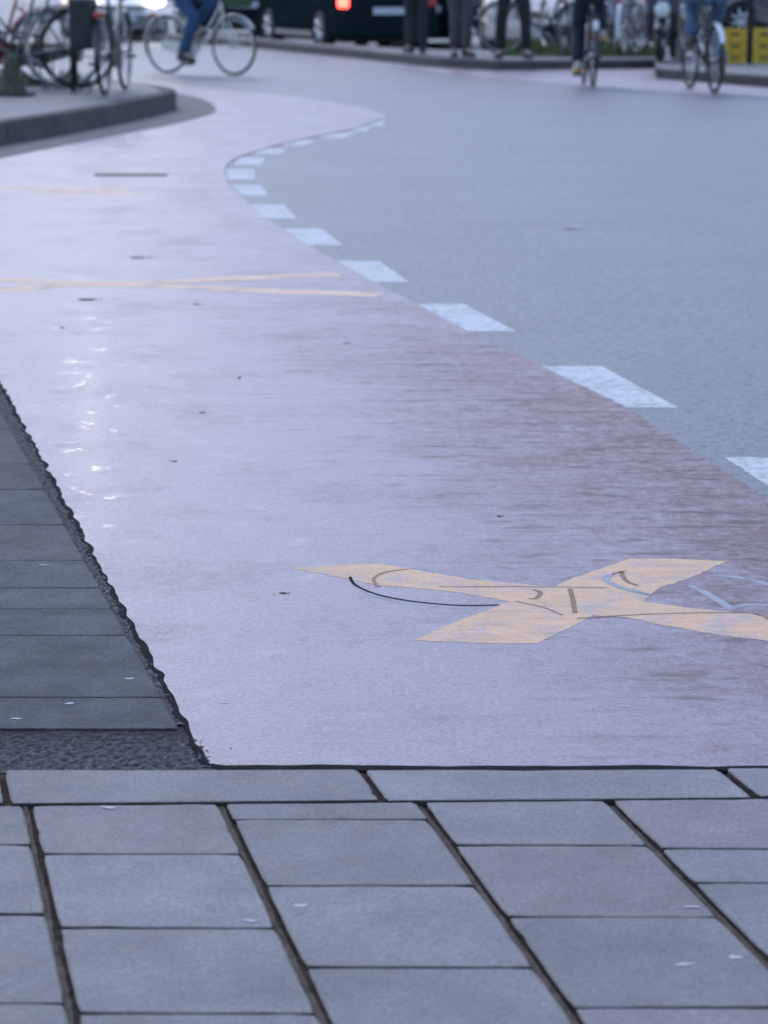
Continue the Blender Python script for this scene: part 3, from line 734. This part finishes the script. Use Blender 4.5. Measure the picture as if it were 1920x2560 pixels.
# rider crossing in the middle distance
mid = (at(418, 187) + at(587, 189)) / 2; rz = R(-38)
b1, p1 = bicycle((mid.x, mid.y, .008), rz, 'pale silver ladies bicycle with cream mudguards carrying the rider in blue jeans', BG, cream, rubber, chrome, cream, cream, crank=R(-80), stand=False)
rider((mid.x, mid.y, .008), rz, 'rider in blue jeans and red jacket on the pale silver bicycle', RG, p1, jeans, redj, shoeb)
sb = MB(); 
for s in (1,): sb.box((.62, 0, .92), (.22, .28, .22), bev=.03)
bk = sb.build('crate', canvas_g, b1); bk.name = 'front_bag'
# rider in dark trousers, riding away
p = at(1482, 222); rz2 = R(91)
f2 = Vector((p.x, p.y, .008)) + Vector((math.cos(rz2), math.sin(rz2), 0)) * .54
b2, p2 = bicycle(f2, rz2, 'dark bicycle with white rear mudguard ridden away by the rider in dark trousers', BG, black, rubber, blackpl, black, black, crank=R(76), stand=False, tz=.54)
MB().box((-.785, 0, .665), (.02, .06, .12), bev=.008).build('mudguard_flash', white, b2)
rider(f2, rz2, 'rider in dark navy trousers and cream shoes pedalling away from the camera', RG, p2, navy, navy, shoew, soley)
# rider in jeans at the far right
p = at(1785, 236); rz3 = R(97)
f3 = Vector((p.x, p.y, .008)) + Vector((math.cos(rz3), math.sin(rz3), 0)) * .54
b3, p3 = bicycle(f3, rz3, 'dark bicycle with long white rear mudguard ridden by the cyclist in a teal jacket', BG, black, rubber, blackpl, white, black, crank=R(-115), stand=False, fr_arc=(60, 152), tail=False)
rider(f3, rz3, 'cyclist in faded blue jeans and teal jacket beside the kerb of the far pavement', RG, p3, jeans2, tealj, shoeb)

# parked on the island
PG = 'bicycles parked on the kerbed island'
def parked(px, py, back, rz, *a, z=TOP + .004, wb=1.08, anchor='rear', **k):
    p = at(px, py, z); dx = (.54 if anchor == 'rear' else -.54) * math.cos(rz), (.54 if anchor == 'rear' else -.54) * math.sin(rz)
    return bicycle((p.x + dx[0], p.y + dx[1] + back, z), rz, *a, wb=wb, **k)
parked(197, 222, 0, R(176), 'black city bicycle parked side on with silver rear mudguard on the island', PG, black, rubber, mat('dark_rim', (.015, .015, .017), .5), silver, black, crank=R(30), fr_arc=(20, 175), Rw=.37)
parked(150, 226, .35, R(184), 'grey bicycle with pale grey tyres parked in front of the black city bicycle', PG, grey, paletyre, chrome, mat('gunmetal', (.07, .07, .075), .4, .7), black, crank=R(100), Rw=.37, tail=False)
parked(262, 238, 0, R(86), 'black bicycle with dark panniers parked end on at the island tip', PG, black, rubber, steel, black, black, crank=R(10), bag=mat('dark_canvas', (.022, .026, .028), .8))
parked(105, 216, .3, R(170), 'red framed bicycle parked behind the others on the island', PG, red, rubber, chrome, red, red, crank=R(60))
# bicycle stand rail
p = at(183, 232, TOP); hr = MB()
hr.tube([(0, 0, 0), (0, 0, .72), (-.008, .03, .78), (-.03, .10, .82), (-.05, .62, .82), (-.055, .69, .78), (-.06, .72, .72), (-.06, .72, 0)], .024, 10)
hs = empty('bicycle_stand', (p.x, p.y, TOP + .002), 0, 'dark tubular bicycle stand on the island between the parked bicycles', 'bicycle stand'); hr.build('hoop', mat('dark_green_metal', (.02, .03, .028), .45, .3), hs)
for q in ((0, 0), (-.06, .72)): MB().tube([(q[0], q[1], 0), (q[0], q[1], .012)], .06, 14).build('base_plate', steel, hs)
# squat weathered post
p = at(28, 240, TOP); ps = empty('stone_post', (p.x, p.y, TOP + .003), 0, 'squat mossy stone post on the island beside the parked bicycles', 'post')
st = MB(); st.tube([(0, 0, 0), (0, 0, .05), (.0, 0, .10), (0, 0, .25), (0, 0, .33), (0, 0, .36)], [.15, .14, .10, .07, .05, .02], 9); st.build('shaft', mat('mossy_stone', (.055, .06, .035), .9, var=.5, scale=20, bmp=.6), ps)
MB().box((.02, -.02, .012), (.36, .26, .03), bev=.008).build('foot', mat('dark_stone', (.04, .042, .05), .9, bmp=.4), ps)

# ================================================================== CARS
def car(loc, rz, label, paint, L=4.3, W=1.74, Ht=1.45, hatch=True, lit_head=False, lit_tail=False, dark_bumper=False, wr=.31, van=False, rim_m=chrome):
    root = empty('car', loc, rz, label, 'car', 'cars standing in the street beyond the median')
    hx = L / 2; ax_f, ax_r = hx - .82, -hx + .78; b0 = .2
    def archp(ax): return [(ax + (wr + .055) * math.cos(R(a)), wr + (wr + .055) * math.sin(R(a))) for a in range(0, 181, 20)]
    bottom = [(hx - .08, b0)] + [q for q in archp(ax_f) if q[1] > b0] + [q for q in archp(ax_r) if q[1] > b0] + [(-hx + .08, b0 + .04)]
    if van: upper = [(-hx + .01, .5), (-hx + .02, .95), (-hx + .1, Ht), (hx - 1.55, Ht), (hx - .75, 1.02), (hx - .12, .88), (hx, .62), (hx - .01, .35)]
    elif hatch: upper = [(-hx, .5), (-hx + .03, .88), (-hx + .32, Ht - .06), (-hx + .9, Ht), (hx - 2.1, Ht), (hx - 1.2, .95), (hx - .3, .80), (hx - .02, .62), (hx, .38)]
    else: upper = [(-hx, .5), (-hx + .03, .92), (-hx + .6, .98), (-hx + 1.3, Ht), (hx - 2.2, Ht), (hx - 1.3, .95), (hx - .3, .82), (hx - .02, .62), (hx, .38)]
    o = [(x, z) for x, z in bottom] + upper
    ys = [(-1, .80), (-.985, .93), (-.93, 1), (0, 1.0), (.93, 1), (.985, .93), (1, .80)]
    mb = MB(); n = len(o); vs = []; fs = []
    for yk, sc in ys:
        for x, z in o:
            tum = 1 - .24 * max(0, (z - .85) / .6); k = 1 if abs(yk) < .95 else (.985 if abs(yk) < .99 else .955)
            bow = 1 - .02 * (x / hx) ** 4 * 3
            vs.append((x * (k if abs(x) > hx - .5 else 1), yk * W / 2 * tum * bow, z if z < .4 else .4 + (z - .4) * (1 if abs(yk) < .95 else (.99 if abs(yk) < .99 else .965))))
    for j in range(len(ys) - 1):
        for i in range(n): fs.append([j * n + i, j * n + (i + 1) % n, (j + 1) * n + (i + 1) % n, (j + 1) * n + i])
    fs += [list(range(n)), list(range((len(ys) - 1) * n, len(ys) * n))]
    mb.add(vs, fs, False); body = mb.build('body', paint, root)
    for s in (-1, 1):                                        # dark arch liners, sill trims, side glass, handles, mirrors
        MB().box(((ax_f + ax_r) / 2, s * (W / 2 - .03), .26), (ax_f - ax_r - .78, .05, .09), bev=.015).build('sill_trim', grey, root)
        zt = Ht - .10; gx0, gx1 = (-hx + .55, hx - 1.45)
        MB().prism([(gx0, .96), (gx1, .96), (gx1 - .75, zt), (gx0 + .32, zt)], s * W / 2 * .90, s * W / 2 * .845).build('side_window', glass, root)
        d = MB(); d.box((-.25, s * (W / 2 + .004), .82), (.20, .03, .035), bev=.01); d.build('door_handle', paint, root)
        mm = MB(); mm.ell((hx - 1.55, s * (W / 2 + .10), .98), (.07, .10, .06)); mm.tube([(hx - 1.55, s * W / 2 * .9, .93), (hx - 1.55, s * (W / 2 + .08), .96)], .02); mm.build('wing_mirror', blackpl, root)
        hl = MB(); hl.ell((hx - .10, s * (W / 2 - .28), .66), (.11, .17, .075)); hl.build('headlight', M_headlit if lit_head else M_headoff, root)
        tl = MB(); tl.box((-hx + .02, s * (W / 2 - .16), .78), (.08, .17, .22), bev=.03); tl.build('taillight', M_taillit if (lit_tail and s > 0) else redlens, root)
        for ax in (ax_f, ax_r):
            wh = MB()
            wh.tube([(ax, s * (W / 2 - .21), wr), (ax, s * (W / 2 - .02), wr)], .06, 12)
            for q in range(7):
                a = 2 * math.pi * q / 7
                wh.tube([(ax, s * (W / 2 - .03), wr), (ax + (wr - .1) * math.cos(a), s * (W / 2 - .025), wr + (wr - .1) * math.sin(a))], [.035, .03], 6)
            wo = wh.build('wheel', rim_m, root)
            MB().tube([(ax + (wr - .085) * math.cos(R(t * 15)), s * (W / 2 - .03), wr + (wr - .085) * math.sin(R(t * 15))) for t in range(24)], .018, 6, True).build('rim', rim_m, wo)
            ty = MB(); prof = [(-.20, wr - .10), (-.20, wr - .02), (-.17, wr), (-.03, wr), (.0, wr - .02), (.0, wr - .10)]; n2 = 28; vs = []; fs = []
            for t in range(n2):
                a = 2 * math.pi * t / n2
                for dy, r in prof: vs.append((ax + r * math.cos(a), s * (W / 2 + dy - .01), wr + r * math.sin(a)))
            for t in range(n2):
                for q in range(len(prof)): fs.append([t * 6 + q, t * 6 + (q + 1) % 6, ((t + 1) % n2) * 6 + (q + 1) % 6, ((t + 1) % n2) * 6 + q])
            ty.add(vs, fs); ty.build('tyre', rubber, wo)
    bm_ = grey if dark_bumper else paint
    MB().box((hx - .03, 0, .33), (.16, W * .96, .28), bev=.06).build('front_bumper', bm_, root)
    MB().box((-hx + .04, 0, .37), (.16, W * .96, .30), bev=.06).build('rear_bumper', bm_, root)
    MB().box((0, 0, .235), (L - .5, W * .80, .19), bev=.03).build('underbody', blackpl, root)
    gr = MB()
    for k in range(4): gr.box((hx - .012, 0, .52 + k * .03), (.05, W * .46, .012), bev=.003)
    gr.build('grille', blackpl, root)
    for s, xx, zz_ in ((1, hx + .055, .40), (-1, -hx - .045, .62 if hatch else .60)): MB().box((xx, 0, zz_), (.012, .50, .11), bev=.003).build('number_plate', M_plate, root)
    zc = Ht - .08
    if van: ws = [(hx - .80, 1.05), (hx - 1.50, Ht - .05)]
    else: ws = [(hx - 1.25, .99), (hx - 2.05, Ht - .05)]
    q = MB(); (xa, za), (xb, zb) = ws; q.add([(xa + .012, -W * .42, za), (xa + .012, W * .42, za), (xb + .012, W * .36, zb), (xb + .012, -W * .36, zb), (xa - .02, -W * .42, za), (xa - .02, W * .42, za), (xb - .02, W * .36, zb), (xb - .02, -W * .36, zb)], [[0, 1, 2, 3], [7, 6, 5, 4], [0, 1, 5, 4], [1, 2, 6, 5], [2, 3, 7, 6], [3, 0, 4, 7]], False); q.build('windscreen', glass, root)
    q = MB(); q.add([(-hx + .05, -W * .40, .95), (-hx + .05, W * .40, .95), (-hx + .27, W * .35, Ht - .12), (-hx + .27, -W * .35, Ht - .12), (-hx + .10, -W * .40, .95), (-hx + .10, W * .40, .95), (-hx + .33, W * .35, Ht - .12), (-hx + .33, -W * .35, Ht - .12)], [[0, 1, 2, 3], [7, 6, 5, 4], [0, 1, 5, 4], [1, 2, 6, 5], [2, 3, 7, 6], [3, 0, 4, 7]], False); q.build('rear_window', glass, root)
    return root
M_headlit = mat('lit_headlamp', (.9, .85, .75), .2, emit=(1, .80, .55), es=26.)
M_headoff = mat('headlamp_glass', (.45, .47, .5), .12, .3, coat=.6)
M_taillit = mat('lit_taillamp', (.5, .02, .02), .25, emit=(1, .05, .035), es=6.)
M_plate = mat('plate_white', (.42, .46, .52), .4)
carG = mat('dark_green_car_paint', (.010, .018, .021), .6, 0., spec=.0, coat=0., var=.08)
carK = mat('black_car_paint', (.010, .012, .017), .6, 0., spec=.0, coat=0., var=.08)
carW = mat('white_car_paint', (.72, .74, .78), .3, coat=.6, var=.05)
carB = mat('beige_car_paint', (.50, .46, .43), .35, .1, coat=.5, var=.06)
carS = mat('grey_car_paint', (.06, .07, .082), .35, .5, coat=.5, var=.06)

# dark green estate, its rear left wheel seen low behind the median
cw = at(815, 128); rz = math.atan2(2.4, -.84)
off = Matrix.Rotation(rz, 3, 'Z') @ Vector((-2.15 + .78, .74, 0))
car((cw.x - off.x, cw.y - off.y, .001), rz, 'dark green estate car seen from behind with its brake light lit red', carG, lit_tail=True, rim_m=silver)
p = at(300, 104); car((p.x - .35, p.y + 2.2, .001), R(-80), 'white car facing the camera with a lit headlight behind the parked bicycles', carW, lit_head=True, dark_bumper=True)
car((2.38, 43.05, .001), R(-91), 'beige car facing the camera behind the standing people', carB, W=1.66)
p = at(600, 84); car((-2.95, 51.2, .001), R(101), 'black saloon car standing ahead of the dark green estate', carK, hatch=False)
car((.62, 45.0, .001), R(91), 'black hatchback standing next to the beige car', carK, W=1.5, L=3.9)
p = at(1640, 100); car((p.x + .3, p.y + 2.6, .001), R(12), 'grey saloon car parked sideways behind the scooter', carS, hatch=False)
p = at(1990, 98); car((p.x + 1.2, p.y + 3.6, .001), R(5), 'black saloon car parked sideways behind the yellow crates', carK, hatch=False)
p = at(1450, 92); car((p.x - .3, p.y + 2.8, .001), R(176), 'grey hatchback parked sideways behind the grass strip', carS)

# ================================================================== people on the median
SG = 'people standing on the far pavement'
def stander(px, py, rz, label, tr, jk, sh, spread=.09, stepx=.05, z=MT, bell=.075):
    p = at(px, py, z)
    legs = [((.04 + s * stepx * .5, s * (spread * .9), .50), (s * stepx, s * spread, .10), (s * stepx + .15, s * (spread + .03), .04)) for s in (1, -1)]
    arms = [((-.04, s * .27, 1.13), (.10, s * .25, .93), (.16, s * .24, .86)) for s in (1, -1)]
    return person((p.x, p.y, z + .018), rz, label, SG, (0, 0, .97), (0, 0, 1.38), (.03, 0, 1.64), legs, arms, tr, jk, sh, hairm, bell=bell)
stander(1041, 136, R(100), 'person in charcoal trousers standing behind the dark green estate', darkgr, navy, shoeb, spread=.075)
stander(1150, 146, R(-75), 'person in grey trousers and pink jacket standing on the far pavement', greytr, pinkj, shoeb, spread=.06, stepx=.09)
stander(1283, 150, R(-92), 'person in black trousers straddling with feet apart before the beige car', mat('black_cloth', (.012, .016, .018), .9, var=.3, bmp=.3), darkgr, shoeb, spread=.17)
# low hoop beside them
p = at(1130, 143, MT); h2 = empty('hoop_barrier', (p.x, p.y, MT + .002), R(8), 'low pale metal hoop around the feet of the person in grey trousers', 'barrier')
MB().tube([(0, 0, 0), (0, 0, .30), (.02, 0, .345), (.06, 0, .36), (.17, 0, .36), (.21, 0, .345), (.23, 0, .30), (.23, 0, 0)], .021, 10).build('hoop', mat('pale_metal', (.30, .31, .30), .5, .4), h2)
for q in (0, .23): MB().tube([(q, 0, 0), (q, 0, .012)], .045, 12).build('base_plate', steel, h2)

# bicycles parked in front of the beige and grey cars
QG = 'bicycles parked on the far pavement'
parked(1452, 140, .3, R(160), 'dark bicycle parked on the grass next to the straddling person', QG, black, rubber, steel, black, black, z=MT + .01, crank=R(40))
parked(1415, 138, .5, R(80), 'silver bicycle parked at an angle beside the dark bicycle on the grass', QG, silver, rubber, chrome, silver, silver, z=MT + .01, crank=R(140))
parked(1560, 140, .25, R(74), 'grey bicycle with pale mudguards parked on the grass behind the rider in navy', QG, grey, rubber, chrome, white, grey, z=MT + .01, crank=R(20))
parked(1600, 138, .3, R(112), 'purple bicycle parked with its wheel turned next to the scooter', QG, mat('purple_paint', (.05, .045, .12), .35, coat=.3), rubber, chrome, silver, black, z=MT + .01, crank=R(70))
parked(1530, 134, .6, R(15), 'red bicycle parked crosswise behind the grey bicycle with pale mudguards', QG, red, rubber, steel, black, black, z=MT + .01, crank=R(10))
parked(1420, 132, .9, R(100), 'cream bicycle parked end on behind the silver bicycle', QG, cream, rubber, chrome, cream, cream, z=MT + .01, crank=R(15))

# scooter
p = at(1668, 152, MT); sc = empty('scooter', (p.x, p.y, MT + .003), R(-104), 'black motor scooter with a round pale headlight facing the camera', 'scooter')
def scw(x):
    w_ = MB(); w_.tube([(x, -.05, .22), (x, .05, .22)], .07, 14)
    for q in range(5):
        a = q * 2 * math.pi / 5; w_.tube([(x, 0, .22), (x + .15 * math.cos(a), 0, .22 + .15 * math.sin(a))], .018, 6)
    wo = w_.build('wheel', silver, sc); MB().tube([(x + .17 * math.cos(R(t * 15)), 0, .22 + .17 * math.sin(R(t * 15))) for t in range(24)], .05, 10, True).build('tyre', rubber, wo)
scw(.62); scw(-.62)
fk = MB()
for s in (-1, 1): fk.tube([(.62, s * .075, .22), (.50, s * .07, .55), (.42, s * .03, .85)], .02)
fk.build('fork', steel, sc)
MB().prism([(.36, .30), (.46, .34), (.50, .60), (.40, .98), (.32, 1.0), (.36, .60)], -.20, .20).build('leg_shield', black, sc)
MB().prism([(-.30, .24), (.38, .24), (.38, .32), (-.30, .34)], -.17, .17).build('footboard', blackpl, sc)
bd = MB(); bd.ell((-.48, 0, .52), (.44, .19, .24)); bd.build('rear_body', black, sc)
s_ = MB(); s_.ell((-.42, 0, .76), (.42, .15, .07)); s_.build('seat', blackpl, sc)
fd = MB(); fd.ell((.60, 0, .40), (.22, .09, .09)); fd.build('front_mudguard', black, sc)
hb_ = MB(); hb_.tube([(.30, -.34, 1.03), (.38, -.12, 1.0), (.40, 0, .98), (.38, .12, 1.0), (.30, .34, 1.03)], .014); hb_.build('handlebar', steel, sc)
lt = MB(); lt.tube([(.48, 0, .64), (.50, 0, .64), (.545, 0, .64), (.56, 0, .64)], [.05, .095, .095, .075], 18); lt.build('headlight', mat('pale_lamp', (.55, .62, .58), .3, coat=.4), sc)
for s in (-1, 1):
    m_ = MB(); m_.tube([(.34, s * .22, 1.02), (.36, s * .30, 1.18)], .006); m_.ell((.36, s * .31, 1.21), (.015, .06, .04)); m_.build('mirror', blackpl, sc)

# yellow crates
yel = mat('yellow_plastic', (.48, .32, .016), .5, var=.12)
def crate(loc, rz, label, sx=.34, sy=.30, sz=.135):
    r = empty('crate', loc, rz, label, 'crate', 'yellow crates stacked by the steel post')
    b = MB(); t = .014
    b.box((0, 0, .012), (sx, sy, .02))
    for s in (-1, 1):
        b.box((0, s * (sy / 2 - t / 2), sz / 2 + .012), (sx - .002, t, sz - .024)); b.box((s * (sx / 2 - t / 2 - .001), 0, sz / 2 + .013), (t, sy - 2 * t - .002, sz - .026))
    b.build('box', yel, r)
    rm = MB()
    for s in (-1, 1): rm.box((0, s * (sy / 2 + .002), sz - .014), (sx + .022, .026, .028), bev=.006); rm.box((s * (sx / 2 + .001), 0, sz - .0135), (.024, sy - .028, .026), bev=.005)
    rm.build('rim', yel, r)
    for s in (-1, 1): MB().box((s * 0, s * (sy / 2 + .004), sz * .5), (.11, .012, .03), bev=.004).build('hand_slot', blackpl, r)
    return r
for px, tagname in ((1835, 'broad'), (1910, 'narrow')):
    for lv in range(3):
        p = at(px, 159, MT)
        crate((p.x + random.uniform(-.008, .008), p.y + .15, MT + .003 + lv * .14), R(random.uniform(-3, 3)),
              ('topmost', 'middle', 'lowest')[2 - lv] + ' yellow plastic crate of the stack ' + ('next to the cyclist in the teal jacket' if tagname == 'broad' else 'beyond the steel post'), sx=.36 if tagname == 'broad' else .30)
p = at(1873, 164, MT); po = empty('steel_post', (p.x, p.y, MT + .002), 0, 'dark steel post between the two stacks of yellow crates', 'post')
MB().tube([(0, 0, 0), (0, 0, 2.9)], .038, 14).build('pole', mat('dark_steel', (.05, .05, .055), .5, .5), po); MB().tube([(0, 0, 0), (0, 0, .02)], .08, 14).build('base_plate', steel, po); MB().ell((0, 0, 2.9), (.042, .042, .03)).build('cap', blackpl, po)
# pale boulder
p = at(1712, 152, MT); ic = bmesh.new(); bmesh.ops.create_icosphere(ic, subdivisions=4, radius=1)
for v in ic.verts: v.co *= 1 + .14 * noise.noise(v.co * 1.4) + .04 * noise.noise(v.co * 5); v.co.x *= .12; v.co.y *= .12; v.co.z = v.co.z * .14
me = bpy.data.meshes.new('boulder'); ic.to_mesh(me); ic.free(); me.polygons.foreach_set('use_smooth', [True] * len(me.polygons)); bo = bpy.data.objects.new('boulder', me); C.objects.link(bo); bo.location = (p.x, p.y, MT + .115)
me.materials.append(mat('pale_stone', (.24, .26, .26), .85, bmp=.5)); tag(bo, 'rounded pale boulder between the scooter and the cyclist in teal', 'boulder')

# ================================================================== street beyond: lamp, houses
M_lamp = mat('lit_street_lamp', (.9, .9, .9), .3, emit=(1, .93, .82), es=190.)
p = at(212, 103); lpst = empty('street_lamp', (p.x, 47.0 * 1.0, .0), 0, 'tall grey street lamp with a lit globe behind the parked bicycles', 'street lamp')
lpst.location.x = (212 - 960) / F * 47.0
MB().tube([(0, 0, 0), (0, 0, .9), (0, 0, .92), (0, 0, 7.0)], [.085, .085, .055, .045], 12).build('pole', mat('dark_steel', (.05, .05, .055)), lpst)
MB().ell((0, 0, 7.25), (.2, .2, .22)).build('globe', M_lamp, lpst); MB().tube([(0, 0, 6.95), (0, 0, 7.06)], [.06, .12], 14).build('collar', blackpl, lpst)
brick = ground_mat('brick', (.16, .10, .08), (.21, .14, .115), .85, grain=60, blot=1.2, spec=.2)
render_ = ground_mat('pale_render', (.26, .26, .25), (.32, .31, .29), .85, grain=60, blot=1, spec=.2)
darkb = ground_mat('dark_brick', (.10, .085, .08), (.14, .115, .10), .85, grain=60, blot=1.2, spec=.2)
def house(x0, x1, y, h, m, label):
    r = empty('building', ((x0 + x1) / 2, y, 0), 0, label, 'building', 'terraced buildings across the street'); W_ = x1 - x0
    wl = MB(); wl.box((0, 4, h / 2), (W_ - .02, 8, h)); wl.build('wall', m, r)
    MB().box((0, 4, h + .15), (W_ + .2, 8.4, .3), bev=.05).build('cornice', render_, r); MB().box((0, -.04, .22), (W_ - .05, .1, .44), bev=.01).build('plinth', darkb, r)
    n = max(2, int(W_ / 2.6))
    for fl in range(int(h / 3)):
        for k in range(n):
            x = -W_ / 2 + (k + .5) * W_ / n
            if fl == 0 and k == n // 2:
                d = MB(); d.box((x, -.05, 1.16), (1.0, .12, 2.3), bev=.01); dd = d.build('door', carG, r); MB().ell((x + .38, -.13, 1.1), (.03, .03, .03)).build('handle', chrome, dd); continue
            f = MB(); z = fl * 3 + 1.75
            for sx in (-.62, .62): f.box((x + sx, -.04, z), (.08, .12, 1.6))
            for sz in (-.84, .84): f.box((x, -.04, z + sz), (1.32, .12, .08))
            fo = f.build('window', white, r); MB().box((x, -.02, z), (1.16, .06, 1.6)).build('pane', glass, fo); MB().box((x, -.09, z - .92), (1.45, .22, .07)).build('sill', render_, fo)
    return r
house(-30, -19, 78, 9, darkb, 'dark brick building at the far end of the street')
house(-4, 8, 84, 7.5, brick, 'red brick building across the street behind the beige car')
house(8, 19, 84, 9, render_, 'pale rendered building across the street behind the parked bicycles')
house(19, 32, 84, 8, darkb, 'dark brick building across the street beyond the yellow crates')

# ================================================================== leaves, pale flecks and grit on the paving
leafm = mat('dead_leaf', (.03, .022, .018), .95, spec=.1, var=.4, scale=60); palem = mat('pale_leaf_fleck', (.36, .37, .39), .7, var=.15, scale=60); barkm = mat('dark_twig', (.03, .026, .024), .85)
def leaf(px, py, size, m, label, cat, group, z=.0078, curl=.10):
    p = at(px, py); a = random.uniform(0, 6.28); n = 7; vs = []; fs = []
    for i in range(n + 1):
        t = i / n; w_ = size * .24 * math.sin(math.pi * (t ** .8)) + .0006; x = (t - .5) * size
        zz_ = curl * size * .45 * (2 * t - 1) ** 2
        for k in (-1, -.4, 0, .4, 1): vs.append((x, w_ * k, .0015 + zz_ + curl * abs(k) * w_ * .6))
    for i in range(n):
        for k in range(4): fs.append([i * 5 + k, i * 5 + k + 1, i * 5 + k + 6, i * 5 + k + 5])
    mb = MB(); mb.add(vs, fs); mb.tube([(size * .5, 0, .0015 + curl * size * .45), (size * .66, 0, .003)], .0012, 5)
    o = mb.build('leaf', m); o.location = (p.x, p.y, z); o.rotation_euler = (0, 0, a); return tag(o, label, cat, group)
DL = 'dark dead leaves on the red path'
for x, y, s, lab in [(300, 561, .105, 'dark dead leaf above the faded orange cross on the red path'), (190, 652, .11, 'largest dark leaf just below the faded orange cross'), (135, 713, .035, 'small dark leaf scrap under the largest dark leaf'),
                     (425, 662, .04, 'small dark leaf scrap right of the largest dark leaf below the faded cross'), (750, 747, .035, 'dark leaf scrap alone on the middle of the red path'), (517, 822, .03, 'tiny dark scrap on the bare middle of the path'),
                     (437, 897, .03, 'tiny dark scrap level with the top of the dark pavement'), (376, 1003, .026, 'tiny dark scrap beside the ragged asphalt strip'), (1080, 1123, .022, 'dark crumb above the bright orange cross'), (613, 1290, .026, 'dark leaf left of the bright orange cross tip')]:
    o = leaf(x * K, y * K, s, leafm, lab, 'leaf', DL)
    o.scale = (.8, .8, .8)
    if s > .1: o.rotation_euler.z = .1
o = leaf(1240 * K, 493 * K, .14, palem, 'pale dry leaf lying alone on the grey road', 'leaf', None, .001)
PL = 'pale flecks scattered on the paving'
fleck_lab = {(95, 1230): 'small pale petal on the dark slabs, highest up of the four there',
       (280, 1478): 'small pale petal on the dark slabs, the one beside the ragged asphalt strip',
       (150, 1532): 'small pale petal in the middle of the last dark slab row before the coarse patch',
       (35, 1565): 'small pale petal on the dark slabs just above the coarse asphalt patch',
       (485, 1528): 'small pale petal on the red path beside the foot of the ragged strip',
       (1350, 1535): 'small pale petal on the red path below the middle of the orange cross',
       (235, 1763): 'small pale petal on the grey pavers right under the edging kerb',
       (650, 1977): 'upper of two pale flecks beside one joint in the middle of the pavers',
       (540, 2010): 'lower of two pale flecks beside one joint in the middle of the pavers',
       (1495, 1980): 'topmost of three pale flecks close together on the grey pavers',
       (1590, 2090): 'middle one of three pale flecks close together, beside the slanting joint',
       (1480, 2105): 'lowest of three pale flecks close together on the grey pavers',
       (315, 1042): 'small pale petal on the red path high up beside the ragged strip',
       (735, 1112): 'small pale petal alone on the red path above the orange cross',
       (1605, 868): 'small pale petal on the grey road next to the white dashes'}
for x, y in fleck_lab:  # small flat pale flecks, long side roughly across the view
    p = at(x * K, y * K); sz = random.uniform(.018, .030); asp = random.uniform(.3, .5); out = []
    for k in range(18):
        a = 2 * math.pi * k / 18; r_ = sz * (.75 + .5 * noise.noise(Vector((math.cos(a) * 1.3 + x, math.sin(a) * 1.3, y)))) * .6
        out.append((r_ * math.cos(a), r_ * asp * math.sin(a)))
    o = upface(MB().sheet(out, 0).build('fleck', palem)); z = .0149 if y > 1680 else (.0112 if (x, y) in ((95, 1230), (150, 1532), (35, 1565), (280, 1478)) else (.0012 if x == 1605 else .0086))
    o.location = (p.x, p.y, z); o.rotation_euler = (0, 0, random.uniform(-.3, .3)); tag(o, fleck_lab[(x, y)], 'fleck', PL)
# grit on the path: more than one could count
gt = MB()
for k in range(60):
    y = 4.3 + 10 * random.random() ** 1.6; s = random.uniform(.7, 2.45); x = s - .2255 * y; r = random.uniform(.001, .002)
    a = random.uniform(0, 6.28); c_, s_2 = math.cos(a) * r, math.sin(a) * r
    gt.add([(x + c_, y + s_2, .0082), (x - s_2, y + c_, .0082), (x - c_, y - s_2, .0082), (x + s_2, y - c_, .0082), (x, y, .0082 + r)], [[0, 1, 4], [1, 2, 4], [2, 3, 4], [3, 0, 4]], False)
go = gt.build('grit', leafm); tag(go, 'dark grit specks strewn over the red cycle path', 'grit', None, 'stuff')
